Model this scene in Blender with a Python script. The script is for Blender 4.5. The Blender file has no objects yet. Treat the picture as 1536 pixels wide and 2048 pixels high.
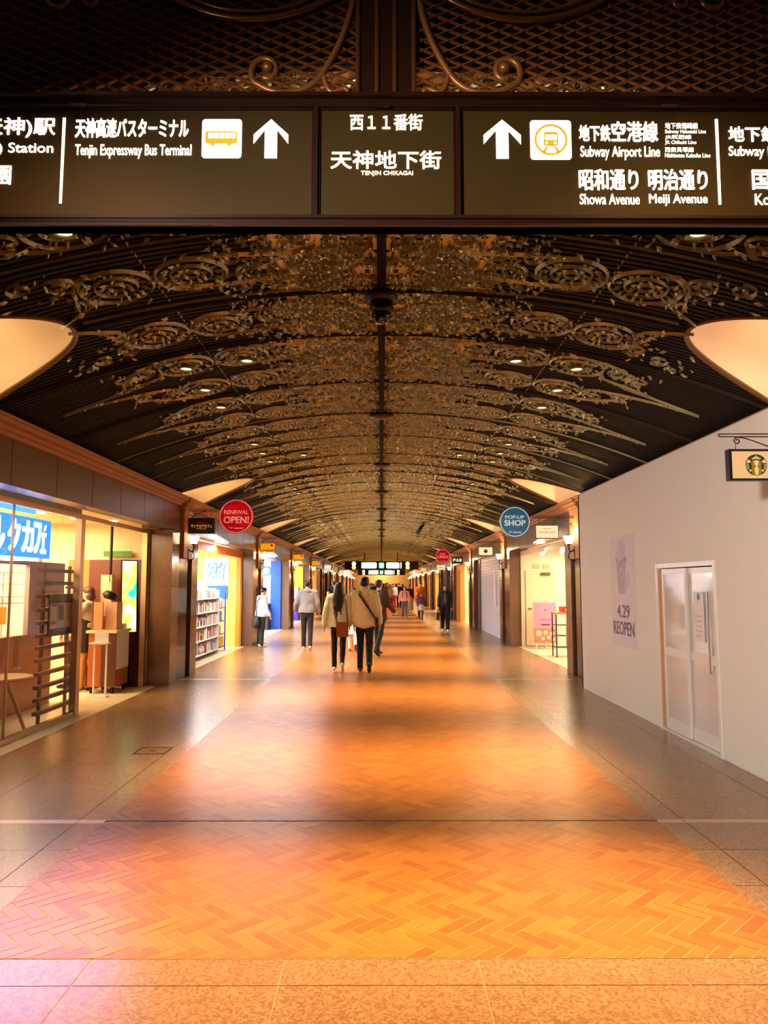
import bpy, bmesh, math, random
from mathutils import Vector, Matrix
from math import sin, cos, pi, radians, sqrt
random.seed(7)
SC = bpy.context.scene
COL = SC.collection

# ---------------------------------------------------------------- camera, world, exposure
cam = bpy.data.objects.new('camera', bpy.data.cameras.new('camera'))
COL.objects.link(cam)
cam.location = (0, 0, 1.62)
cam.rotation_euler = (pi/2 + math.atan(146/1500), 0, -5/1500)
cam.data.sensor_fit = 'HORIZONTAL'
cam.data.sensor_width = 36.0
cam.data.lens = 36.0*1500/1536
cam.data.clip_end = 400
SC.camera = cam

world = bpy.data.worlds.new('world'); SC.world = world
world.use_nodes = True
world.node_tree.nodes['Background'].inputs[0].default_value = (1.0, .70, .45, 1)
world.node_tree.nodes['Background'].inputs[1].default_value = .055

vs = SC.view_settings
vs.view_transform = 'Standard'; vs.look = 'None'; vs.exposure = 0.0; vs.gamma = 1.0
vs.use_curve_mapping = False
SC.cycles.use_denoising = True
SC.cycles.max_bounces = 5
SC.cycles.diffuse_bounces = 2
SC.cycles.adaptive_threshold = .04
SC.cycles.adaptive_min_samples = 16
SC.cycles.glossy_bounces = 2
SC.cycles.transparent_max_bounces = 10
SC.cycles.sample_clamp_indirect = 4.0
SC.cycles.caustics_reflective = False
SC.cycles.caustics_refractive = False

def lamp(name, kind, loc, power, color, size=.05, aim=None, angle=100, blend=.8, sy=None):
    d = bpy.data.lights.new(name, kind); d.energy = power; d.color = color
    if kind == 'AREA':
        d.shape = 'RECTANGLE'; d.size = size; d.size_y = sy or size
    else:
        d.shadow_soft_size = size
    if kind == 'SPOT':
        d.spot_size = radians(angle); d.spot_blend = blend
    o = bpy.data.objects.new(name, d); COL.objects.link(o); o.location = loc
    if aim is not None:
        o.rotation_euler = (Vector(aim)-Vector(loc)).to_track_quat('-Z', 'Y').to_euler()
    return o

WARM = (1.0, .68, .36)
AMBER = (1.0, .55, .20)
SPOT_W = 600         # downlight
SCONCE_W = 30
LUN_W = 19
SHOP_W = {'white': 560, 'cream': 190, 'warm': 60, 'cafe': 620}
# the ceiling lamps of the hall the photograph is taken from
for lx in (-1.5, 1.5):
    lamp('hall_downlight', 'SPOT', (lx, 1.9, 4.6), 520, AMBER, .12, (lx*.6, 3.3, 0), 58, 1.0)
lamp('hoarding_fill_light', 'SPOT', (-2.3, -.5, 2.75), 2000, (1, .91, .80), .25, (3.2, 7.6, 1.5), 54, .9)  # added unseen lamp, lights the hoarding a neutral white

# ---------------------------------------------------------------- helpers
def lin(h):
    h = h.lstrip('#'); r = [int(h[i:i+2], 16)/255 for i in (0, 2, 4)]
    return tuple(c/12.92 if c <= .04045 else ((c+.055)/1.055)**2.4 for c in r)

MATS = {}
def mat(name, rgb, rough=.6, metal=0, emis=0, noise=0, scale=8, bump=0, spec=.5, ecol=None):
    if name in MATS: return MATS[name]
    if isinstance(rgb, str): rgb = lin(rgb)
    m = bpy.data.materials.new(name); m.use_nodes = True
    nt = m.node_tree; b = nt.nodes['Principled BSDF']
    b.inputs['Base Color'].default_value = (*rgb, 1)
    b.inputs['Roughness'].default_value = rough
    b.inputs['Metallic'].default_value = metal
    b.inputs['Specular IOR Level'].default_value = spec
    if noise or bump:
        tc = nt.nodes.new('ShaderNodeTexCoord')
        n = nt.nodes.new('ShaderNodeTexNoise'); n.inputs['Scale'].default_value = scale
        n.inputs['Detail'].default_value = 4
        nt.links.new(tc.outputs['Object'], n.inputs['Vector'])
        if noise:
            mx = nt.nodes.new('ShaderNodeMix'); mx.data_type = 'RGBA'
            mx.inputs[6].default_value = (*[c*(1-noise) for c in rgb], 1)
            mx.inputs[7].default_value = (*[min(1, c*(1+noise)) for c in rgb], 1)
            nt.links.new(n.outputs['Fac'], mx.inputs[0])
            nt.links.new(mx.outputs[2], b.inputs['Base Color'])
        if bump:
            bp = nt.nodes.new('ShaderNodeBump'); bp.inputs['Strength'].default_value = bump
            bp.inputs['Distance'].default_value = .01
            nt.links.new(n.outputs['Fac'], bp.inputs['Height'])
            nt.links.new(bp.outputs['Normal'], b.inputs['Normal'])
    if emis:
        b.inputs['Emission Color'].default_value = (*(ecol or rgb), 1)
        b.inputs['Emission Strength'].default_value = emis
    MATS[name] = m
    return m

def glass(name, tint=(1, 1, 1), refl=.12):
    m = bpy.data.materials.new(name); m.use_nodes = True; nt = m.node_tree; nt.nodes.clear()
    o = nt.nodes.new('ShaderNodeOutputMaterial'); mx = nt.nodes.new('ShaderNodeMixShader')
    t = nt.nodes.new('ShaderNodeBsdfTransparent'); g = nt.nodes.new('ShaderNodeBsdfGlossy')
    t.inputs[0].default_value = (*tint, 1); g.inputs['Roughness'].default_value = .02
    lw_ = nt.nodes.new('ShaderNodeLayerWeight'); lw_.inputs[0].default_value = .5
    pw = nt.nodes.new('ShaderNodeMath'); pw.operation = 'POWER'; pw.inputs[1].default_value = 4
    f = nt.nodes.new('ShaderNodeMath'); f.operation = 'MULTIPLY_ADD'; f.inputs[1].default_value = .35; f.inputs[2].default_value = .02
    nt.links.new(lw_.outputs['Facing'], pw.inputs[0]); nt.links.new(pw.outputs[0], f.inputs[0])
    nt.links.new(f.outputs[0], mx.inputs[0]); nt.links.new(t.outputs[0], mx.inputs[1])
    nt.links.new(g.outputs[0], mx.inputs[2]); nt.links.new(mx.outputs[0], o.inputs[0])
    return m

class MB:
    """collects polygons into one mesh"""
    def __init__(s): s.v = []; s.f = []; s.mi = []; s.k = 0
    def add(s, vs, fs):
        n = len(s.v); s.v += [tuple(p) for p in vs]
        for f in fs: s.f.append([n+i for i in f]); s.mi.append(s.k)
        return s
    def box(s, x0, x1, y0, y1, z0, z1, M=None):
        vs = [Vector((x, y, z)) for z in (z0, z1) for y in (y0, y1) for x in (x0, x1)]
        if M is not None: vs = [M @ p for p in vs]
        return s.add(vs, [(0, 2, 3, 1), (4, 5, 7, 6), (0, 1, 5, 4), (2, 6, 7, 3), (0, 4, 6, 2), (1, 3, 7, 5)])
    def cbox(s, c, d, M=None):
        return s.box(c[0]-d[0]/2, c[0]+d[0]/2, c[1]-d[1]/2, c[1]+d[1]/2, c[2]-d[2]/2, c[2]+d[2]/2, M)
    def rings(s, rings, cap=True, closed=False):
        n = len(rings[0]); vs = [p for r in rings for p in r]; fs = []
        R = len(rings)
        for i in range(R-1+(1 if closed else 0)):
            a = i*n; b = ((i+1) % R)*n
            for j in range(n):
                k = (j+1) % n
                fs.append((a+j, a+k, b+k, b+j))
        if cap and not closed:
            fs.append(tuple(range(n))[::-1]); fs.append(tuple(range((R-1)*n, R*n)))
        return s.add(vs, fs)
    def tube(s, path, r, n=8, closed=False):
        P = [Vector(p) for p in path]; R = r if isinstance(r, (list, tuple)) else [r]*len(P)
        rs = []; up = None
        for i, p in enumerate(P):
            a = P[i-1] if (i > 0 or closed) else P[0]; b = P[(i+1) % len(P)] if (i < len(P)-1 or closed) else P[-1]
            t = (b-a).normalized()
            if up is None:
                up = t.orthogonal().normalized()
            up = (up - t*up.dot(t)).normalized(); w = t.cross(up)
            rs.append([p + (up*cos(2*pi*j/n) + w*sin(2*pi*j/n))*R[i] for j in range(n)])
        return s.rings(rs, True, closed)
    def cyl(s, a, b, r, n=16): return s.tube([a, b], r, n)
    def lathe(s, prof, c=(0, 0, 0), n=20, M=None, loop=False):
        rs = []
        for r, z in prof:
            ring = [Vector((c[0]+r*cos(2*pi*j/n), c[1]+r*sin(2*pi*j/n), c[2]+z)) for j in range(n)]
            if M is not None: ring = [M @ p for p in ring]
            rs.append(ring)
        return s.rings(rs, not loop, loop)
    def poly(s, pts, fr, d0=0.0, d1=.004):
        """2D outline pts extruded in frame fr=(O,U,V) from d0 to d1 along the normal"""
        O, U, V = fr; N = U.cross(V); n = len(pts)
        area = sum(pts[i][0]*pts[(i+1) % n][1]-pts[(i+1) % n][0]*pts[i][1] for i in range(n))
        if area < 0: pts = pts[::-1]
        a = [O+U*p[0]+V*p[1]+N*d0 for p in pts]; b = [O+U*p[0]+V*p[1]+N*d1 for p in pts]
        fs = [tuple(range(n, 2*n)), tuple(range(n))[::-1]]+[(i, (i+1) % n, n+(i+1) % n, n+i) for i in range(n)]
        return s.add(a+b, fs)
    def disc(s, c, r, fr, d0=0, d1=.004, n=40, ry=None):
        return s.poly([(c[0]+r*cos(2*pi*i/n), c[1]+(ry or r)*sin(2*pi*i/n)) for i in range(n)], fr, d0, d1)
    def ringflat(s, c, r0, r1, fr, d0=0, d1=.004, n=40, a0=0, a1=2*pi):
        O, U, V = fr; N = U.cross(V); full = abs(a1-a0-2*pi) < 1e-6; m = n if full else n+1
        P = lambda r, i, d: O+U*(c[0]+r*cos(a0+(a1-a0)*i/n))+V*(c[1]+r*sin(a0+(a1-a0)*i/n))+N*d
        rs = [[P(r0, i, d1), P(r1, i, d1), P(r1, i, d0), P(r0, i, d0)] for i in range(m)]
        return s.rings(rs, not full, full)
    def build(s, name, m, parent=None, smooth=False):
        me = bpy.data.meshes.new(name); me.from_pydata(s.v, [], s.f)
        ms = m if isinstance(m, (list, tuple)) else [m]
        for x in ms: me.materials.append(x)
        if len(ms) > 1: me.polygons.foreach_set('material_index', s.mi)
        bm = bmesh.new(); bm.from_mesh(me); bmesh.ops.recalc_face_normals(bm, faces=bm.faces) if len(bm.faces) < 60000 else None
        bm.to_mesh(me); bm.free()
        if smooth: me.polygons.foreach_set('use_smooth', [True]*len(me.polygons))
        me.update()
        return put(name, me, parent)

def put(name, me, parent=None):
    o = bpy.data.objects.new(name, me); COL.objects.link(o)
    if parent is not None: o.parent = parent
    return o
def tag(o, label, cat=None, group=None, kind=None):
    o['label'] = label
    if cat: o['category'] = cat
    if group: o['group'] = group
    if kind: o['kind'] = kind
    return o
def empty(name, loc, label, cat, group=None, rz=0):
    o = bpy.data.objects.new(name, None); COL.objects.link(o); o.location = loc; o.rotation_euler = (0, 0, rz)
    o.empty_display_size = .1
    return tag(o, label, cat, group)
def structure(o, label=None):
    o['kind'] = 'structure'
    if label: o['label'] = label
    return o
def dup(o, loc, label=None, group=None, rz=None):
    c = o.copy(); COL.objects.link(c); c.location = loc
    if rz is not None: c.rotation_euler = (0, 0, rz)
    if label: c['label'] = label
    if group: c['group'] = group
    for ch in o.children:
        d = ch.copy(); COL.objects.link(d); d.parent = c
        for g in ch.children:
            e = g.copy(); COL.objects.link(e); e.parent = d
    return c

# a scratch scene where curves and voxel bodies are turned into meshes
TMP = bpy.data.scenes.new('scratch'); TVL = TMP.view_layers[0]
def bake(o):
    TMP.collection.objects.link(o); TVL.update(); dg = TVL.depsgraph; dg.update()
    me = bpy.data.meshes.new_from_object(o.evaluated_get(dg), depsgraph=dg)
    TMP.collection.objects.unlink(o); d = o.data; bpy.data.objects.remove(o)
    return me
X, Y, Z = Vector((1, 0, 0)), Vector((0, 1, 0)), Vector((0, 0, 1))
def front(y): return (Vector((0, y, 0)), X, Z)             # faces the camera
def leftwall(x): return (Vector((x, 0, 0)), Y, Z)          # faces +X, read along +Y
def rightwall(x): return (Vector((x, 0, 0)), -Y, Z)        # faces -X, read along -Y (u = -y)
def text(s, rect, fr, m, parent, bold=.015, d0=.001, d1=.004, name='lettering'):
    c = bpy.data.curves.new('t', 'FONT'); c.body = s; c.extrude = .5; c.resolution_u = 4
    me = bake(bpy.data.objects.new('t', c))
    if not len(me.vertices): return None
    vs_ = [v.co.copy() for v in me.vertices]; fs_ = [list(p.vertices) for p in me.polygons]
    x0, x1 = min(p.x for p in vs_), max(p.x for p in vs_); y0, y1 = min(p.y for p in vs_), max(p.y for p in vs_)
    O, U, V = fr; N = U.cross(V); u0, u1, v0, v1 = rect
    b_ = bold*(v1-v0)*.9; V2, F2 = [], []
    # a heavier weight: the glyph struck five times, slightly shifted
    for q, (sx, sy) in enumerate(((0, 0), (-1, -.6), (1, .6), (-1, .6), (1, -.6)) if bold > 0 else ((0, 0),)):
        n0 = len(V2)
        for p in vs_:
            V2.append(O+U*(u0+b_+(p.x-x0)/(x1-x0)*(u1-u0-2*b_)+sx*b_)+V*(v0+b_*.6+(p.y-y0)/(y1-y0)*(v1-v0-1.2*b_)+sy*b_)+N*((d1+.0002*q) if p.z > 0 else d0))
        F2 += [[n0+k for k in f] for f in fs_]
    m2 = bpy.data.meshes.new(name); m2.from_pydata(V2, [], F2); m2.materials.append(m); m2.update()
    return put(name, m2, parent)
def rot2(p, a): return (p[0]*cos(a)-p[1]*sin(a), p[0]*sin(a)+p[1]*cos(a))
def bez(p0, p1, p2, p3, n=16):
    P = [Vector(p) for p in (p0, p1, p2, p3)]
    return [P[0]*(1-t)**3+P[1]*3*t*(1-t)**2+P[2]*3*t*t*(1-t)+P[3]*t**3 for t in [i/n for i in range(n+1)]]
ORD = ['first', 'second', 'third', 'fourth', 'fifth', 'sixth', 'seventh', 'eighth', 'ninth', 'tenth', 'eleventh', 'twelfth', 'thirteenth', 'fourteenth']

# ---------------------------------------------------------------- hall dimensions
AP, SP, HW = 3.82, 3.10, 3.45                # vault crown, springing height, half width
RV = (HW*HW+(AP-SP)**2)/(2*(AP-SP))
BAY, Y0 = 7.83, 5.35                         # pier spacing, first pier
NB = 12
PIER = [Y0+BAY*k for k in range(NB)]
YEND = PIER[-1]+4
LT = 2.27                                    # lunette tip
def vz(x): return AP-RV+sqrt(RV*RV-x*x)
def lw(x): return .86*sqrt(max(0, x-LT))     # lunette half width at x
def lim(y):
    """how far out the slats run at this y before a lunette opens"""
    d = min(abs(y-p) for p in PIER)
    return min(HW+.05, LT+(d/.86)**2)

# ---------------------------------------------------------------- materials of the shell
def granite(name, a, b, rough, sc=90):
    m = bpy.data.materials.new(name); m.use_nodes = True; nt = m.node_tree; p = nt.nodes['Principled BSDF']
    tc = nt.nodes.new('ShaderNodeTexCoord'); v = nt.nodes.new('ShaderNodeTexVoronoi'); v.inputs['Scale'].default_value = sc
    n = nt.nodes.new('ShaderNodeTexNoise'); n.inputs['Scale'].default_value = 2.5
    nt.links.new(tc.outputs['Object'], v.inputs['Vector']); nt.links.new(tc.outputs['Object'], n.inputs['Vector'])
    r = nt.nodes.new('ShaderNodeValToRGB'); r.color_ramp.elements[0].color = (*a, 1); r.color_ramp.elements[1].color = (*b, 1)
    r.color_ramp.elements[0].position = .1; r.color_ramp.elements[1].position = .95
    sp = nt.nodes.new('ShaderNodeSeparateColor'); nt.links.new(v.outputs['Color'], sp.inputs[0]); nt.links.new(sp.outputs[0], r.inputs[0])
    mx = nt.nodes.new('ShaderNodeMix'); mx.data_type = 'RGBA'; mx.blend_type = 'MULTIPLY'; mx.inputs[0].default_value = .25
    nt.links.new(r.outputs[0], mx.inputs[6]); nt.links.new(n.outputs['Color'], mx.inputs[7]); nt.links.new(mx.outputs[2], p.inputs['Base Color'])
    p.inputs['Roughness'].default_value = rough
    return m
M_GRAN = granite('floor_granite', lin('#94683f'), lin('#b58a5e'), .27)
M_JOINT = mat('joint', '#3a2c20', .8)
M_STRIP = mat('brass_strip', '#d8b486', .35, .3)
M_PIER = granite('pier_granite', lin('#6c4a34'), lin('#876248'), .16, 160)
M_FASCIA = granite('fascia_granite', lin('#5c3a20'), lin('#70492c'), .3, 160)
M_DARK = mat('dark_granite', '#2a150d', .12, noise=.3, scale=60)
M_CORN = mat('cornice_stone', '#ac7646', .5, noise=.1)
M_PLASTER = mat('plaster', '#f3dfc0', .8)
M_SLAT = mat('slat', '#120c05', .7, .0, noise=.35, spec=.25, scale=3)
M_BRONZE = mat('bronze', '#aca476', .34, .5, noise=.25, scale=5)
M_RIB = mat('ceiling_seam', '#241a10', .5, .3)
M_IRON = mat('wrought_iron', '#2b1710', .45, .4)
M_BLACK = mat('black_metal', '#120d0a', .4, .3)
M_WHITE = mat('white_paint', '#e8e2da', .55, noise=.02)
M_STEEL = mat('steel', '#b9b4ac', .25, .9)

# ---------------------------------------------------------------- floor
fl = MB(); YB = 3.44
fl.k = 0; fl.add([(-9, -8, -.004), (9, -8, -.004), (9, YEND+3, -.004), (-9, YEND+3, -.004)], [(0, 1, 2, 3)])
fl.k = 3; fl.add([(-9, -8, -.003), (9, -8, -.003), (9, YB, -.003), (-9, YB, -.003)], [(0, 1, 2, 3)])
fl.k = 1
def tile(x0, x1, y0, y1, g=.0025): fl.add([(x0+g, y0+g, 0), (x1-g, y0+g, 0), (x1-g, y1-g, 0), (x0+g, y1-g, 0)], [(0, 1, 2, 3)])
YB = 3.44; XB = 1.9
ys = [YB, 3.22]+[3.22-.85*i for i in range(1, 12)]
for a, b in zip(ys[1:], ys):
    for i in range(-10, 10): tile(-.42+.84*i, .42+.84*i, a, b)
cuts = []
for k in range(-1, NB):
    p0 = Y0+BAY*k; n = 14
    cuts += [p0+.045]+[p0+BAY*i/n for i in range(1, n)]+[p0+BAY-.045]
cuts = [c for c in cuts if c > YB+.05]
prev = YB
for c in cuts+[YEND]:
    near = min(abs((c+prev)/2-(Y0+BAY*k)) for k in range(-1, NB+1))
    fl.k = 2 if near < .03 else 1
    for s in (-1, 1):
        for (a, b) in ((2.09, 2.94), (2.94, 3.79)): tile(*sorted((s*a, s*b)), prev, c)
        tile(*sorted((s*XB, s*2.09)), prev, c)
    prev = c
floor = structure(fl.build('floor', [M_JOINT, M_GRAN, M_STRIP, mat('light_joint', '#cfa470', .7)]), 'grey beige granite floor of the arcade')

# herringbone bricks
L_, W_ = .216, .072
G_ = .0056
def clip(poly, ax, val, keep_less):
    out = []
    for i in range(len(poly)):
        p, q = poly[i], poly[(i+1) % len(poly)]
        ip = (p[ax] <= val) == keep_less; iq = (q[ax] <= val) == keep_less
        if ip: out.append(p)
        if ip != iq:
            t = (val-p[ax])/(q[ax]-p[ax]); out.append((p[0]+(q[0]-p[0])*t, p[1]+(q[1]-p[1])*t))
    return out
bv, bf, bc = [], [], []
rnd = random.Random(3)
YBE = 62.0
c45 = sqrt(.5); n3 = 3
import itertools
km = int((YBE+4)/(n3*sqrt(2)*W_))+3
for m in range(-4, km):
    for k in range(-45, 46):
        for hv in (0, 1):
            # lattice: t1=(1,1) along X after turning by -45 degrees, t2=(-n,n) along Y
            u0, v0 = k - m*n3, k + m*n3
            q = [(u0, v0), (u0+n3, v0), (u0+n3, v0+1), (u0, v0+1)] if hv == 0 else [(u0, v0+1), (u0+1, v0+1), (u0+1, v0+1+n3), (u0, v0+1+n3)]
            g = G_/W_/2
            q = [(q[0][0]+g, q[0][1]+g), (q[1][0]-g, q[1][1]+g), (q[2][0]-g, q[2][1]-g), (q[3][0]+g, q[3][1]-g)]
            w = [((a+b)*c45*W_, (b-a)*c45*W_+YB-.09) for a, b in q]
            if min(p[0] for p in w) > XB or max(p[0] for p in w) < -XB or max(p[1] for p in w) < YB or min(p[1] for p in w) > YBE: continue
            for ax, val, kl in ((0, XB-.004, True), (0, -XB+.004, False), (1, YB+.004, False), (1, YBE, True)):
                if w: w = clip(w, ax, val, kl)
            if len(w) < 3: continue
            i0 = len(bv); tone = rnd.random()
            bv += [(x, y, .002+.0012*tone) for x, y in w]; bf.append(list(range(i0, i0+len(w)))); bc.append(tone)
me = bpy.data.meshes.new('brick_paving'); me.from_pydata(bv, [], bf)
at = me.attributes.new('tone', 'FLOAT', 'FACE'); at.data.foreach_set('value', bc)
mb_ = bpy.data.materials.new('brick'); mb_.use_nodes = True; nt = mb_.node_tree; p = nt.nodes['Principled BSDF']
an = nt.nodes.new('ShaderNodeAttribute'); an.attribute_name = 'tone'
rp = nt.nodes.new('ShaderNodeValToRGB'); rp.color_ramp.elements[0].color = (*lin('#a65f22'), 1); rp.color_ramp.elements[1].color = (*lin('#c27a2e'), 1)
nn = nt.nodes.new('ShaderNodeTexNoise'); nn.inputs['Scale'].default_value = 40
tc = nt.nodes.new('ShaderNodeTexCoord'); nt.links.new(tc.outputs['Object'], nn.inputs['Vector'])
mx = nt.nodes.new('ShaderNodeMix'); mx.data_type = 'RGBA'; mx.blend_type = 'MULTIPLY'; mx.inputs[0].default_value = .2
nt.links.new(an.outputs['Fac'], rp.inputs[0]); nt.links.new(rp.outputs[0], mx.inputs[6]); nt.links.new(nn.outputs['Color'], mx.inputs[7])
nt.links.new(mx.outputs[2], p.inputs['Base Color']); p.inputs['Roughness'].default_value = .33
me.materials.append(mb_)
put('brick_paving', me, floor)
mo = MB().add([(-XB, YB, .0008), (XB, YB, .0008), (XB, YBE, .0008), (-XB, YBE, .0008)], [(0, 1, 2, 3)])
mo.build('mortar_bed', mat('mortar', '#cf9c58', .7), floor)
MB().add([(-XB, YBE, .002), (XB, YBE, .002), (XB, YEND, .002), (-XB, YEND, .002)], [(0, 1, 2, 3)]).build('far_brick_paving', mat('far_brick', '#b06c2a', .4, noise=.1, scale=20), floor)
# the dark joint across the bricks at the first pier
MB().box(-XB, XB, Y0-.006, Y0+.006, 0, .004).build('expansion_joint', M_JOINT, floor)
hatch = MB()
for (a, b, c, d) in ((-2.40, -2.09, 7.42, 7.435), (-2.40, -2.09, 7.70, 7.715), (-2.40, -2.385, 7.42, 7.715), (-2.105, -2.09, 7.42, 7.715)): hatch.box(a, b, c, d, 0, .003)
hatch.box(-2.27, -2.22, 7.555, 7.575, 0, .003)
tag(hatch.build('floor_hatch', M_IRON), 'small square access hatch set in granite floor outside the cafe', 'hatch')

# ---------------------------------------------------------------- vaulted ceiling
NS = 26
cv = MB()
yy = 3.0; st = .06
while yy < YEND:
    y1 = yy+st*.62; y2 = yy+st
    for s in (-1, 1):
        a, b, c = lim(yy), lim(y1), lim(y2)
        n = 14
        f1, f2, f3 = [], [], []
        for i in range(n+1):
            t = i/n
            f1.append((s*a*t, yy, vz(a*t)-.016)); f2.append((s*b*t, y1, vz(b*t)-.016)); f3.append((s*c*t, y2, vz(c*t)+.012))
        f0 = [(x, y, z+.028) for x, y, z in f1]
        base = len(cv.v); cv.v += f0+f1+f2+f3; m = n+1
        for r in range(3):
            for i in range(n):
                q = [base+r*m+i, base+r*m+i+1, base+(r+1)*m+i+1, base+(r+1)*m+i]
                cv.f.append(q if s < 0 else q[::-1]); cv.mi.append(0)
    yy += st
ceiling = structure(cv.build('ceiling', M_SLAT), 'dark slatted barrel vault with bronze scrollwork')
# solid shell above the slats
sh = MB(); rs = []
for y in [3.0, YEND]:
    pass
for s in (-1, 1):
    n = 16; yl = [3.0+i*.11 for i in range(int((YEND-3.0)/.11)+1)]
    base = len(sh.v)
    for y in yl:
        a = lim(y)
        sh.v += [(s*a*i/n, y, vz(a*i/n)+.03) for i in range(n+1)]
    for j in range(len(yl)-1):
        for i in range(n):
            q = [base+j*(n+1)+i, base+j*(n+1)+i+1, base+(j+1)*(n+1)+i+1, base+(j+1)*(n+1)+i]
            sh.f.append(q); sh.mi.append(0)
sh.build('vault_shell', mat('vault_shell', '#1a120a', .9), ceiling)

def ornament(flip, ss):
    """scrollwork of half a bay on one side; flip mirrors it along the arcade, ss mirrors it across"""
    r = random.Random(11); H = BAY/2
    g = MB()
    def P(x, y, d):
        yy = (H-y) if flip else y
        return Vector((ss*x, yy, vz(min(abs(x), HW))-d))
    def ribbon(path, w, lo=.020, hi=.042, ww=None):
        n = len(path); rows = []
        for i, (x, y) in enumerate(path):
            a = path[max(0, i-1)]; b = path[min(n-1, i+1)]; tx, ty = b[0]-a[0], b[1]-a[1]; l = math.hypot(tx, ty) or 1
            nx, ny = -ty/l, tx/l; k = w*(ww[i] if ww else 1)/2
            rows.append([P(x+nx*k, y+ny*k, lo), P(x+nx*k*.2, y+ny*k*.2, hi), P(x-nx*k, y-ny*k, lo)])
        vs = [p for q in rows for p in q]; fs = []
        for i in range(n-1):
            for j in range(2): fs.append((i*3+j, i*3+j+1, i*3+j+4, i*3+j+3))
        g.add(vs, fs)
    def circ(cx, cy, rad, w=.022, a0=0, a1=2*pi, n=36):
        ribbon([(cx+rad*cos(a0+(a1-a0)*i/n), cy+rad*sin(a0+(a1-a0)*i/n)) for i in range(n+1)], w)
    def leaf(x, y, a, l, w, tilt=None):
        t = r.uniform(-.014, .014) if tilt is None else tilt
        c, s_ = cos(a), sin(a)
        pts = [(x, y, .024), (x+c*l*.45-s_*w, y+s_*l*.45+c*w, .024+t), (x+c*l, y+s_*l, .045), (x+c*l*.45+s_*w, y+s_*l*.45-c*w, .024-t)]
        g.add([P(px, py, max(.018, d)) for px, py, d in pts]+[P(x+c*l*.45, y+s_*l*.45, .05)], [(0, 1, 4), (1, 2, 4), (2, 3, 4), (3, 0, 4)])
    def spiral(cx, cy, r0, turns, a0, sgn, w=.02):
        n = int(18*turns)+6
        ribbon([(cx+r0*(1-.82*i/n)*cos(a0+sgn*turns*2*pi*i/n), cy+r0*(1-.82*i/n)*sin(a0+sgn*turns*2*pi*i/n)) for i in range(n+1)], w, ww=[1-.5*i/n for i in range(n+1)])
    def volute(cx, cy, rad, sgn):
        circ(cx, cy, rad, .026); circ(cx, cy, rad*.58, .02); circ(cx, cy, rad*.22, .02, n=14)
        for i in range(18):
            a = 2*pi*i/18+r.uniform(-.1, .1)
            if r.random() < .85: leaf(cx+rad*.64*cos(a), cy+rad*.64*sin(a), a+r.uniform(-.3, .3), rad*.3, rad*.05, .0)
        for i in range(9):
            a = 2*pi*i/9+.2; leaf(cx+rad*.26*cos(a), cy+rad*.26*sin(a), a+r.uniform(-.3, .3), rad*.27, rad*.07)
    def vine(p0, p1, p2, p3, w=.03, leaves=10, sp=.09):
        q = [(v.x, v.y) for v in bez((*p0, 0), (*p1, 0), (*p2, 0), (*p3, 0), 22)]
        n = len(q); ribbon(q, w, ww=[.55+.45*sin(pi*i/(n-1)) for i in range(n)])
        for i in range(leaves):
            j = r.randrange(2, n-2); x, y = q[j]; a = math.atan2(q[j+1][1]-y, q[j+1][0]-x)+r.choice((-1, 1))*r.uniform(.5, 1.2)
            leaf(x+r.uniform(-sp, sp)*.3, y+r.uniform(-sp, sp)*.3, a, r.uniform(.04, .08), r.uniform(.009, .016))
    rows = (.48, 1.33, 2.08, 2.82, 3.55); mids = (0, 1.73, 1.73, 3.19, 3.19); R_ = .235
    for i, (yc, ym) in enumerate(zip(rows, mids)):
        sg = 1 if yc > ym else -1
        volute(1.28, yc, R_, sg); volute(1.78, yc, R_*1.02, -sg)
        # sweeping stems towards the crown
        vine((1.28+R_*.3, yc+sg*R_), (.95, yc+sg*R_*1.15), (.7, yc+sg*.1), (.12, yc+sg*.2), .034, 14)
        vine((1.28+R_, yc-sg*.02), (1.36, yc-sg*R_*1.25), (.8, yc-sg*R_*1.1), (.3, yc-sg*.05), .03, 12)
        spiral(.86, yc-sg*.06, .13, 1.8, 0, sg); spiral(.98, yc+sg*.17, .085, 1.5, 2, -sg)
        # outward stems, drawn together to a point
        xo = 2.02 if i == 0 else 2.3
        vine((1.78-R_*.2, yc+sg*R_*1.02), (2.05, yc+sg*R_*1.1), (xo, yc+sg*.12), (xo+.12, ym+sg*.14), .03, 16)
        vine((1.78+R_, yc), (1.95, yc-sg*R_*1.1), (xo, yc-sg*.2), (xo+.3, ym+sg*.06), .026, 14)
        if i:
            spiral(2.14, yc+sg*.02, .12, 1.7, 1, sg, .018); spiral(2.34, yc-sg*.1, .085, 1.6, 2, -sg, .016)
            vine((2.3, ym+sg*.1), (2.5, ym+sg*.07), (2.75, ym+sg*.03), (3.05, ym+sg*.008), .014, 3)
            for q in range(16):
                leaf(r.uniform(2.0, 2.5), yc+r.uniform(-.25, .25)*(1-.2*q/16), r.uniform(0, 6.28), r.uniform(.04, .09), .016)
        else:
            spiral(2.08, .64, .12, 1.7, 1, 1, .018); spiral(2.30, .74, .09, 1.6, 2, -1, .016); spiral(2.46, .87, .06, 1.5, 2, 1, .014)
            for q in range(26):
                lx, ly = r.uniform(1.95, 2.6), r.uniform(.45, .93)
                if lx < LT+(ly/.86)**2-.1: leaf(lx, ly, r.uniform(0, 6.28), r.uniform(.04, .08), .014)
        for q in range(20):
            a = r.uniform(0, 6.28); rr = R_*r.uniform(1.0, 1.35); cx = r.choice((1.28, 1.78))
            leaf(cx+rr*cos(a), yc+rr*sin(a), r.uniform(0, 6.28), r.uniform(.04, .085), r.uniform(.01, .018))
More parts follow.
